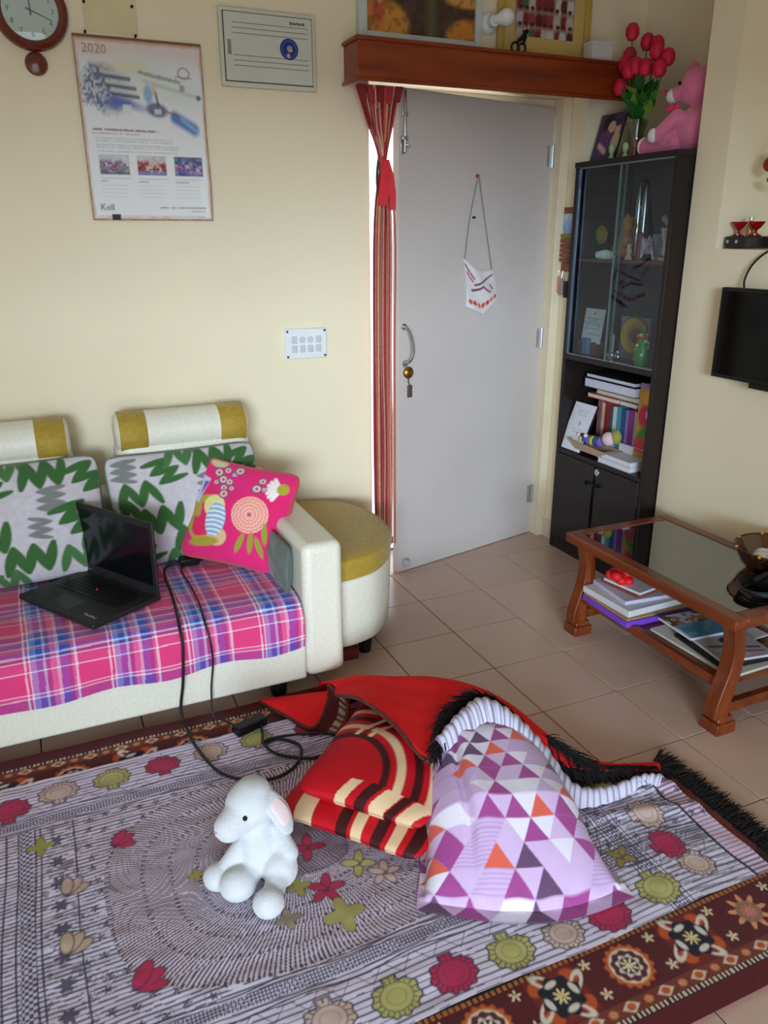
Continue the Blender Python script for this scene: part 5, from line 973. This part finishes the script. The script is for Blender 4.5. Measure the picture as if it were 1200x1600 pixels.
MB().tube([(.70, -.325, Z1 + .003), (.705, -.365, Z1 + .09), (.70, -.405, Z1 + .003)], .005, 8).build('legs', m_white, md); MB().box((.690, -.395, Z1 + .025), (.695, -.335, Z1 + .085)).build('picture', mat('red_blue_print', (170, 60, 70), .5, rgb2=(190, 200, 220), scale=50), md)
sv = root('silver_trophy', (.71, -.455, Z1), 'silvery figurine trophy at the right end of the top shelf', 'trophy')
MB().lathe([(.026, 0), (.026, .012), (.012, .02), (.010, .07), (.02, .10), (.024, .125), (.020, .125), (.0, .10)], (.71, -.455, Z1), 16).build('cup', m_steel, sv); MB().ball((.71, -.462, Z1 + .145), (.012, .022, .016), 12, 8).ball((.705, -.442, Z1 + .160), (.010, .012, .014), 12, 8).build('winged_top', mat('pale_gold', (200, 194, 160), .35, metal=.5), sv)
gp = root('glass_goblet', (.69, -.125, Z1), 'clear glass stem goblet beside the crystal award', 'goblet')
MB().lathe([(.02, 0), (.02, .003), (.004, .008), (.004, .06), (.018, .09), (.022, .15), (.020, .15), (.016, .09), (0, .07)], (.735, -.135, Z1), 16).build('bowl', glass('goblet_glass', (220, 232, 236), .02, .14), gp)
# middle display shelf
def cert(u, v):
    C = np.ones(u.shape + (3,)) * lin(214, 216, 216)
    for k, (y, a, b_) in enumerate(((.70, .08, .92), (.64, .2, .7), (.56, .08, .95), (.50, .15, .85), (.40, .08, .8), (.24, .3, .9))): over(C, .8 * sm(rect(u, v, a, y, b_, y + .025), .02) * (vnoise(u * 4, v + k, .08, 130 + k) > .3), (80, 82, 90))
    over(C, .6 * sm(ell(u, v, .5, .86, .08, .05), .04), (120, 122, 130)); return C
ct = root('certificate_plaque', (.68, -.07, Z2), 'white certificate plaque on a blue and brown stand, middle shelf', 'plaque')
u, v = np.meshgrid(np.linspace(0, 1, 60), np.linspace(0, 1, 60), indexing='ij'); gridmesh('certificate', np.stack((.672 + .028 * v, .0 - .140 * u - .012 * (1 - v), Z2 + .055 + .150 * v), -1), cert(u, v), m_paper, ct)
MB().prism([(.675, Z2 + .05), (.684, Z2 + .05), (.709, Z2 + .208), (.702, Z2 + .208)], -.138, -.004, 'y').build('board', m_acr, ct); MB().box((.655, -.085, Z2), (.70, -.040, Z2 + .075)).build('blue_block', mat('blue_plastic', (84, 120, 160), .4), ct, bevel=.004)
for y in (-.125, -.015): MB().box((.665, y, Z2), (.72, y + .03, Z2 + .06)).build('wood_block', m_shelf, ct, bevel=.003)
ml = root('gold_plate_award', (.73, -.285, Z2), 'golden round plate award behind glass, middle shelf', 'award')
MB().box((.745, -.38, Z2), (.755, -.195, Z2 + .185)).build('panel', mat('grey_panel', (120, 122, 130), .4), ml, bevel=.002); MB().lathe([(.030, .004), (.032, .006), (.060, .010), (.076, .014), (.082, .008), (.082, 0), (0, 0)], n=36).xf(Matrix.Translation((.744, -.292, Z2 + .105)) @ Matrix.Rotation(-PI / 2, 4, 'Y')).build('plate', m_goldm, ml)
MB().cyl((.741, -.292, Z2 + .105), (.738, -.292, Z2 + .105), .030, n=24).build('plate_centre', mat('brown_enamel', (110, 86, 60), .5), ml)
ty = root('chrome_column_trophy', (.66, -.235, Z2), 'slim chrome column trophy before the golden plate', 'trophy')
MB().lathe([(.022, 0), (.024, .003), (.024, .026), (.018, .032), (.0, .033)], (.668, -.238, Z2), 20).build('base', m_steel, ty); MB().prism([(-.247, Z2 + .032), (-.229, Z2 + .032), (-.229, Z2 + .118), (-.247, Z2 + .105)], .664, .672, 'x').build('column', mat('frosted_glass', (176, 190, 190), .3, trans=.4), ty)
gn = root('flowered_figurine', (.67, -.42, Z2), 'green ornament covered with red and white flowers, middle shelf', 'ornament')
b = MB(); b.lathe([(.028, 0), (.034, .01), (.036, .05), (.028, .09), (.020, .12), (.0, .15)], (.675, -.425, Z2), 18); b.build('bush', mat('bright_green_glaze', (30, 130, 50), .4, var=.25, scale=60), gn)
for k in range(22):
    t = rl.random(); a = rl.uniform(PI * .5, PI * 1.6); r_ = .036 * (1 - t * .45); MB().ball((.675 + r_ * math.cos(a), -.425 + r_ * math.sin(a), Z2 + .01 + .12 * t), .0075, 8, 6).build('blossom', (mat('red_blossom', (206, 50, 46), .5), mat('cream_blossom', (230, 220, 190), .5), mat('orange_blossom', (226, 130, 70), .5))[k % 3], gn)
pn = root('dark_pennant', (.90, -.30, 1.19), 'dark triangular pennant hanging at the back of the middle shelf', 'pennant')
MB().prism([(-.20, 1.372), (-.46, 1.372), (-.46, 1.30), (-.33, 1.19), (-.20, 1.27)], .895, .900, 'x').build('cloth', mat('dark_brown_cloth', (48, 36, 36), .8, rgb2=(96, 70, 66), scale=14), pn); MB().tube([(.893, -.19, 1.28), (.893, -.33, 1.185), (.893, -.47, 1.31)], .009, 8).build('border_cord', mat('black_cord', (20, 20, 24), .8), pn)
sg = root('silver_ganesha', (.67, -.28, Z2), 'tiny silvery figurine beside the chrome column trophy', 'figurine'); MB().ball((.672, -.278, Z2 + .016), (.013, .015, .016), 12, 8).ball((.672, -.276, Z2 + .036), (.009, .010, .011), 12, 8).build('body', m_steel, sg); sg.name = 'silver_figurine'; WM['silver_figurine'] = Matrix.Translation((.67, -.28, Z2))
# open book compartment
def book(name, a, b, cover, label, group=None, page=(214, 206, 190), spine='x'):
    r_ = root(name, ((a[0] + b[0]) / 2, (a[1] + b[1]) / 2, a[2]), label, 'book', group); cm_ = mat('cover_%d_%d_%d' % cover, cover, .5, var=.08); pm = mat('page_block_%d' % page[0], page, .8, var=.04, scale=60)
    c = .003
    if spine == 'x':    # upright, spine to the front
        MB().box((a[0] + c, a[1] + c, a[2] + c), (b[0], b[1] - c, b[2] - c)).build('pages', pm, r_); MB().box(a, (a[0] + c, b[1], b[2])).box((a[0] + c, a[1], a[2]), (b[0], a[1] + c, b[2])).box((a[0] + c, b[1] - c, a[2]), (b[0], b[1], b[2])).build('cover', cm_, r_)
    else:               # lying flat
        MB().box((a[0] + c, a[1] + c, a[2] + c), (b[0] - c, b[1] - c, b[2] - c)).build('pages', pm, r_); MB().box(a, (b[0], b[1], a[2] + c)).box((a[0], a[1], b[2] - c), b).build('cover', cm_, r_)
    return r_
G = 'books in the open compartment'
xs_ = [(-.150, .026, (150, 96, 90), .245, 'dusty pink'), (-.178, .024, (214, 190, 170), .240, 'cream'), (-.206, .030, (150, 44, 44), .250, 'dark red'), (-.232, .020, (64, 84, 80), .235, 'bottle green'), (-.258, .024, (190, 206, 214), .235, 'pale blue'), (-.288, .028, (70, 140, 156), .238, 'teal'), (-.316, .024, (36, 76, 130), .236, 'navy blue'), (-.336, .016, (128, 116, 170), .236, 'lilac'), (-.372, .032, (128, 46, 124), .240, 'purple'), (-.394, .018, (150, 150, 156), .238, 'grey')]
for y0, w_, c_, h_, nm in xs_: book('upright_book', (.715, y0, Z3), (.87, y0 + w_, Z3 + h_), c_, 'upright book with %s spine in the bookcase row' % nm, G)
book('flat_book', (.705, -.265, Z3 + .252), (.88, -.05, Z3 + .272), (196, 96, 100), 'pinkish red book lying on the upright books', G, spine='z')
book('flat_book', (.71, -.385, Z3 + .252), (.88, -.272, Z3 + .270), (190, 186, 186), 'silver grey book lying on the purple and teal spines', G, spine='z')
book('flat_book', (.715, -.395, Z3 + .2735), (.88, -.10, Z3 + .300), (150, 100, 74), 'brown book lying under the two thick white-edged books', G, spine='z')
book('flat_book', (.685, -.395, Z3 + .3015), (.88, -.045, Z3 + .345), (40, 40, 52), 'thick white-paged book in the flat pile', G, page=(206, 206, 222), spine='z')
book('flat_book', (.69, -.385, Z3 + .3465), (.88, -.05, Z3 + .366), (34, 40, 44), 'dark covered book on top of the flat pile', G, page=(206, 210, 220), spine='z')
cd = root('standing_card', (.66, -.02, Z3), 'white printed invitation card leaning at the left of the compartment', 'card')
def card(u, v):
    C = np.ones(u.shape + (3,)) * lin(222, 224, 234)
    for k, (y, a, b_) in enumerate(((.84, .25, .8), (.79, .25, .75), (.74, .3, .7), (.44, .25, .75), (.38, .3, .65), (.28, .3, .7))): over(C, .45 * sm(rect(u, v, a, y, b_, y + .018), .02) * (vnoise(u * 4, v + k, .08, 140 + k) > .35), (110, 110, 130))
    over(C, .8 * sm(ell(u, v, .52, .58, .03, .05), .02), (70, 72, 90)); return C
u, v = np.meshgrid(np.linspace(0, 1, 60), np.linspace(0, 1, 60), indexing='ij')
q0, q1, q2, q3 = map(np.array, ((.612, .012, Z3 + .004), (.612, -.142, Z3 + .004), (.672, -.172, Z3 + .225), (.672, -.015, Z3 + .225)))
P = (q0 * (1 - u[..., None]) + q1 * u[..., None]) * (1 - v[..., None]) + (q3 * (1 - u[..., None]) + q2 * u[..., None]) * v[..., None]
P[..., 1] = np.minimum(P[..., 1], -.002); gridmesh('card_face', P, card(u, v), m_paper, cd); gridmesh('card_back', P + np.array((.006, -.008, 0)), np.ones(P.shape) * lin(34, 30, 50), m_paper, cd)
gf = root('gift_bag', (.72, -.45, Z3), 'colourful flower-printed gift bag standing at the right of the compartment', 'bag')
def giftp(u, v):
    C = np.ones(u.shape + (3,)) * lin(196, 150, 60); over(C, sm(ell(u, v, .5, .62, .45, .14), .05), (200, 36, 66)); over(C, sm(ell(u, v, .6, .64, .1, .05), .03), (240, 220, 230)); over(C, sm(ell(u, v, .5, .84, .3, .08), .04), (222, 170, 40)); over(C, sm(ell(u, v, .5, .42, .5, .08, .2), .04), (60, 140, 50)); over(C, sm(ell(u, v, .4, .26, .5, .1), .04), (200, 60, 70)); over(C, sm(ell(u, v, .4, .08, .4, .1), .04), (170, 140, 40)); over(C, sm(.94 - v, .02), (150, 130, 190)); return C
u, v = np.meshgrid(np.linspace(0, 1, 40), np.linspace(0, 1, 80), indexing='ij'); gridmesh('bag_front', np.stack((.700 + .01 * v, -.402 - .105 * u, Z3 + .002 + .37 * v), -1), giftp(u, v), m_paper, gf); MB().box((.712, -.505, Z3), (.80, -.402, Z3 + .365)).build('bag_body', mat('purple_paper', (140, 110, 160), .6), gf)
bk = root('toy_basket', (.66, -.21, Z3), 'shallow paper tray holding a striped rag doll, front of the compartment', 'tray')
MB().loft([[(.615, -.105, Z3 + .018), (.615, -.30, Z3 + .018), (.69, -.30, Z3 + .018), (.69, -.105, Z3 + .018)], [(.604, -.05, Z3 + .062), (.604, -.34, Z3 + .050), (.70, -.34, Z3 + .05), (.70, -.05, Z3 + .062)], [(.607, -.056, Z3 + .062), (.607, -.336, Z3 + .05), (.697, -.336, Z3 + .05), (.697, -.056, Z3 + .062)], [(.618, -.108, Z3 + .022), (.618, -.297, Z3 + .022), (.687, -.297, Z3 + .022), (.687, -.108, Z3 + .022)]]).build('tray', mat('tan_card', (178, 150, 124), .7), bk)
dl2 = root('rag_doll', (.65, -.22, Z3 + .05), 'rag doll with pale face and yellow, blue striped clothes in the tray', 'doll')
for k in range(6): MB().ball((.648, -.115 - .026 * k, Z3 + .062 + .003 * k), (.024, .017, .026), 14, 8).build('striped_body', (mat('yellow_knit', (186, 178, 60), .8), mat('blue_knit', (40, 80, 160), .8), mat('violet_knit', (120, 96, 160), .8))[k % 3], dl2)
MB().ball((.645, -.300, Z3 + .105), (.026, .034, .032), 16, 10).build('head', mat('pale_pink_cloth', (226, 196, 206), .8), dl2); MB().ball((.662, -.330, Z3 + .118), (.024, .028, .034), 14, 8).build('cap', mat('olive_cloth', (158, 150, 70), .8), dl2)
for k, (y, z, c, nm) in enumerate(((-.13, .088, (90, 20, 40), 'maroon'), (-.105, .086, (220, 214, 214), 'white'), (-.155, .090, (226, 222, 226), 'pearl'))): MB().ball((.632, y, Z3 + z), .010, 10, 8).build('pompom', mat(nm + '_pompom', c, .8), dl2)
GP = 'white booklets at the front of the compartment'
for k, (a, b_, lab) in enumerate((((.604, -.50, Z3 + .001), (.70, -.285, Z3 + .024), 'white booklet at the bottom of the front pile'), ((.606, -.50, Z3 + .0245), (.70, -.305, Z3 + .046), 'white booklet on top of the front pile'), ((.702, -.50, Z3 + .001), (.712, -.30, Z3 + .085), 'lilac notebook standing behind the white booklets'))):
    book('white_booklet', a, b_, (206, 206, 222) if k < 2 else (176, 172, 210), lab, GP, page=(222, 222, 226), spine='z')
# ---------------------------------------------------------------- key rack on the reveal
kr = root('key_rack', (.64, .10, 1.34), 'small carved wooden key rack with hanging keys on the doorway side', 'key rack')
m_kr = wood('carved_brown_wood', (110, 46, 26), (150, 76, 40), .5, (8, 8, 8)); XK = .655
MB().box((XK - .012, .055, 1.585), (XK - .001, .145, 1.612)).build('top_bar', m_kr, kr, bevel=.002)
for k in range(6): MB().box((XK - .020, .05, 1.375 + k * .021), (XK - .006, .165 - .004 * (k % 2), 1.392 + k * .021)).build('slat', m_kr if k != 5 else mat('olive_paint', (130, 124, 44), .6), kr, bevel=.002)
MB().box((XK - .012, .055, 1.330), (XK - .001, .14, 1.372)).build('lower_bar', m_kr, kr, bevel=.002)
MB().cyl((XK - .010, .105, 1.545), (XK - .004, .105, 1.545), .050, n=28).build('badge', mat('blue_white_badge', (40, 110, 200), .35, rgb2=(214, 220, 232), scale=12), kr)
for k, (y, z, c, nm) in enumerate(((.15, 1.235, (190, 130, 110), 'tan_leather'), (.12, 1.225, (150, 140, 120), 'pewter'), (.085, 1.215, (20, 20, 26), 'black_fob'))):
    MB().tube([(XK - .014, y, 1.335), (XK - .018, y + .004, z + .075)], .002, 6).build('key_ring', m_steel, kr); MB().box((XK - .022, y - .012, z), (XK - .013, y + .014, z + .075)).build('key_fob', mat(nm, c, .5), kr, bevel=.003)

# ================================================================ RIGHT WALL
tv = root('television', (.62, -1.16, .98), 'black flat television mounted on the right wall', 'television')
MB().box((.615, -1.42, .992), (.650, -.865, 1.312)).build('case', m_black, tv, bevel=.004); MB().box((.6135, -1.408, 1.006), (.6155, -.877, 1.300)).build('screen', mat('tv_screen', (4, 5, 6), .10, spec=.15), tv)
MB().box((.617, -1.42, .975), (.648, -1.04, .993)).build('lower_bezel', m_black, tv, bevel=.002); MB().box((.650, -1.25, 1.08), (.68, -1.02, 1.24)).build('wall_bracket', m_iron, tv)
MB().tube(spline([(.655, -.93, 1.30), (.655, -.925, 1.34), (.66, -.945, 1.39), (.668, -.99, 1.432), (.70, -1.03, 1.455)], 30), .0038, 8).build('cable', m_cord, tv)
stb = root('set_top_box', (.74, -.92, NZ0), 'black set-top box on the wall niche ledge', 'set-top box')
MB().box((.700, -1.02, NZ0 + .004), (.83, -.770, NZ0 + .044)).build('case', mat('matt_black_case', (26, 26, 32), .4), stb, bevel=.003); MB().box((.6985, -1.015, NZ0 + .008), (.7005, -.865, NZ0 + .040)).build('front_window', mat('glossy_black_panel', (8, 8, 10), .1), stb)
for y in (-.785, -.825): MB().cyl((.700, y, NZ0 + .026), (.6965, y, NZ0 + .026), .006, n=12).build('button', m_steel, stb)
for k, y in enumerate((-.785, -.862)):
    w_ = root('red_lamp_cup', (.76, y, NZ0 + .044), 'red glass goblet lamp on the set-top box, %s of the pair' % ('left' if k == 0 else 'right'), 'goblet', 'red goblets on the set-top box')
    MB().lathe([(.020, 0), (.022, .003), (.006, .012), (.005, .02), (.016, .030), (.028, .046), (.030, .05), (.026, .048), (.012, .032), (0, .026)], (.745, y, NZ0 + .044), 20).build('cup', mat('red_glass', (170, 20, 26), .15, trans=.3), w_)
    MB().ball((.728, y - .012, NZ0 + .050), .004, 8, 6).build('bead', m_white, w_)
ab = root('amber_bottle', (.76, -.823, NZ0 + .044), 'small amber bottle between the two red goblets', 'bottle')
MB().lathe([(.012, 0), (.013, .004), (.013, .034), (.007, .046), (.006, .054), (0, .055)], (.758, -.823, NZ0 + .044), 16).build('body', mat('amber_glass', (190, 130, 60), .2, trans=.3), ab); MB().cyl((.758, -.823, NZ0 + .099), (.758, -.823, NZ0 + .110), .008, n=14).build('cap', m_steel, ab)
rs = root('red_rose', (.76, -.90, 1.655), 'red cloth rose with green leaf hanging in the wall niche', 'flower')
for k in range(7):
    a = k * .9; MB().ball((.76 + .012 * math.cos(a), -.895 + .022 * math.cos(a * 1.3), 1.735 + .014 * math.sin(a)), (.022, .028, .026), 12, 8).build('petal', mat('deep_red_petal', (150, 8, 14), .6, var=.15), rs)
for dy, dz in ((.0, 0), (-.03, -.008)): MB().ball((.76, -.89 + dy, 1.672 + dz), (.01, .026, .014), 12, 8).build('leaf', mat('blue_green_leaf', (50, 120, 80), .5), rs)
MB().tube([(.765, -.90, 1.72), (.80, -.91, 1.65), (.93, -.92, 1.60)], .003, 6).build('stem', m_lf, rs)

# ================================================================ ON AND UNDER THE TABLE
SH = .163
m_pap = mat('white_paper', (206, 206, 212), .7, var=.04, scale=20)
def flat(name, cx, cy, w, d, z0, z1, rz, m, label, cat='paper', group=None, top=None):
    r_ = root(name, (cx, cy, z0), label, cat, group); Mx = Matrix.Translation((cx, cy, 0)) @ Matrix.Rotation(rz, 4, 'Z')
    MB().box((-w / 2, -d / 2, z0), (w / 2, d / 2, z1)).xf(Mx).build('pages', m, r_, bevel=.001)
    if top is not None:
        u, v = np.meshgrid(np.linspace(0, 1, 70), np.linspace(0, 1, 70), indexing='ij'); L_ = np.stack(((u - .5) * w, (v - .5) * d, np.full_like(u, z1 + .0006)), -1); Mn = np.array(Mx); gridmesh('cover', L_ @ Mn[:3, :3].T + Mn[:3, 3], top(u, v), m_paper, r_)
    return r_
GS = 'papers on the table shelf'
flat('purple_folder', .268, -.985, .30, .26, SH, SH + .022, -.04, mat('violet_plastic', (120, 70, 200), .4), 'violet plastic folder at the bottom of the paper pile', 'folder', GS)
flat('brown_folder', .268, -.98, .29, .25, SH + .0225, SH + .030, -.02, mat('tan_folder_card', (170, 130, 90), .6), 'tan card folder on the violet folder', 'folder', GS)
flat('paper_stack', .265, -.965, .27, .25, SH + .0305, SH + .055, .03, m_pap, 'thick stack of white papers under the red flower', 'papers', GS)
flat('paper_stack', .285, -.955, .24, .21, SH + .0555, SH + .070, -.10, mat('lilac_paper', (190, 186, 206), .7), 'lilac-tinted papers on the thick white stack', 'papers', GS)
flat('brown_notebook', .30, -.945, .20, .18, SH + .0705, SH + .080, .12, mat('brown_cover', (130, 66, 50), .5), 'brown covered notebook on the lilac papers', 'notebook', GS)
flat('paper_stack', .30, -.945, .19, .17, SH + .0805, SH + .090, .18, m_pap, 'white booklet on the brown notebook', 'papers', GS)
rf_ = root('red_flower', (.23, -.93, SH + .09), 'bright red cloth flower lying on the papers under the glass', 'flower')
for k in range(14):
    a = k * 2.4; r_ = .012 + .0022 * k; MB().ball((.225 + r_ * math.cos(a), -.925 + r_ * math.sin(a) * 1.1, SH + .112 + .012 * math.sin(k * 1.7)), (.020, .022, .018), 10, 7).build('petal', mat('scarlet_cloth', (214, 22, 28), .6, var=.1), rf_)
def mag1(u, v):
    C = np.ones(u.shape + (3,)) * lin(206, 204, 206); over(C, sm(rect(u, v, .05, .0, .95, .55), .02), (70, 136, 176)); over(C, (v > .55) * (vnoise(u, v, .12, 151) > .45), (170, 130, 96)); over(C, (v > .55) * (vnoise(u, v, .1, 152) > .7), (90, 80, 60)); over(C, .6 * (v < .55) * (vnoise(u, v, .16, 153) > .6), (130, 176, 200)); return C
def mag2(u, v):
    C = np.ones(u.shape + (3,)) * lin(176, 172, 180); over(C, sm(ell(u, v, .6, .62, .22, .14), .03), (34, 26, 30)); over(C, sm(ell(u, v, .62, .60, .12, .06), .03), (190, 160, 150)); over(C, sm(seg(u, v, .1, .5, .9, .28) - .03, .02), (96, 50, 120)); over(C, sm(seg(u, v, .2, .3, .9, .15) - .025, .02), (170, 60, 96)); over(C, sm(seg(u, v, .1, .36, .6, .1) - .02, .02), (220, 220, 226)); return C
GM = 'magazines on the table shelf'
flat('newspaper', .31, -1.335, .25, .36, SH, SH + .010, .02, mat('newsprint', (200, 196, 186), .8), 'folded newspaper at the bottom of the magazine pile', 'newspaper', GM)
flat('black_folder', .315, -1.37, .23, .24, SH + .0105, SH + .022, -.10, mat('black_card', (16, 16, 18), .5), 'black folder between the newspaper and magazines', 'folder', GM)
flat('magazine', .315, -1.385, .20, .19, SH + .0225, SH + .031, -.16, m_pap, 'magazine with a dark-haired portrait and purple stripes', 'magazine', GM, mag2)
flat('magazine', .315, -1.24, .20, .17, SH + .0315, SH + .040, -.08, m_pap, 'magazine with a blue sea cover on the shelf', 'magazine', GM, mag1)
flat('paper_stack', .44, -1.25, .14, .25, SH + .0105, SH + .016, .05, m_pap, 'loose white sheets behind the magazines', 'papers', GM)
bw = root('shell_basket', (.53, -1.30, TZ), 'round glass basket with metal rim on the glass table', 'bowl')
bc = (.515, -1.345, TZ - .002)
MB().lathe([(.06, 0), (.085, .004), (.11, .03), (.128, .07), (.132, .085), (.128, .085), (.122, .07), (.104, .032), (.082, .010), (0, .008)], bc, 36).build('glass_bowl', glass('brown_bowl_glass', (196, 166, 148), .03, .08), bw)
MB().tube([(bc[0] + .133 * math.cos(a), bc[1] + .133 * math.sin(a), bc[2] + .086) for a in np.linspace(0, 2 * PI, 48, endpoint=False)], .003, 8, closed=True).build('rim_wire', mat('dark_bronze_wire', (70, 56, 30), .4, metal=.6), bw)
for k in range(8): a = k * PI / 4 + .3; MB().ball((bc[0] + .133 * math.cos(a), bc[1] + .133 * math.sin(a), bc[2] + .086), .006, 10, 6).build('rim_bead', mat('amber_bead', (206, 140, 50), .3), bw)
for k, (dx, dy, r_) in enumerate(((-.05, .02, .030), (-.03, -.03, .028), (.02, .0, .032), (.04, .045, .026), (-.01, .05, .026), (.05, -.04, .028))):
    s_ = root('sea_shell', (bc[0] + dx, bc[1] + dy, bc[2] + .01), 'white and brown sea shell in the glass basket', 'shell', 'sea shells in the glass basket')
    MB().ball((bc[0] + dx, bc[1] + dy, bc[2] + .030 + r_ * .7), (r_ * 1.1, r_ * .8, r_ * .7), 16, 10).build('whorl', mat('white_shell', (222, 220, 216), .35, var=.08, scale=30), s_); MB().ball((bc[0] + dx - r_ * .7, bc[1] + dy - r_ * .3, bc[2] + .030 + r_ * .75), (r_ * .5, r_ * .5, r_ * .45), 12, 8).build('spire', mat('brown_shell', (120, 84, 64), .4), s_)
cl = root('cable_coil', (.36, -1.46, TZ), 'black coiled cable with plug at the table end', 'cable')
for k in range(5): MB().tube([(.335 + (.062 + .004 * k) * math.cos(a), -1.452 + (.058 + .003 * k) * math.sin(a) , TZ + .004 + .006 * k + .004 * math.sin(a * 2 + k)) for a in np.linspace(0, 2 * PI, 40, endpoint=False)], .0035, 6, closed=True).build('loop', m_cord, cl)
MB().box((.33, -1.49, TZ + .0), (.43, -1.42, TZ + .045)).build('power_brick', m_black, cl, bevel=.008, seg=3); MB().tube([(.30, -1.45, TZ + .04), (.36, -1.44, TZ + .052), (.43, -1.45, TZ + .046)], .008, 8).build('tie', m_black, cl)
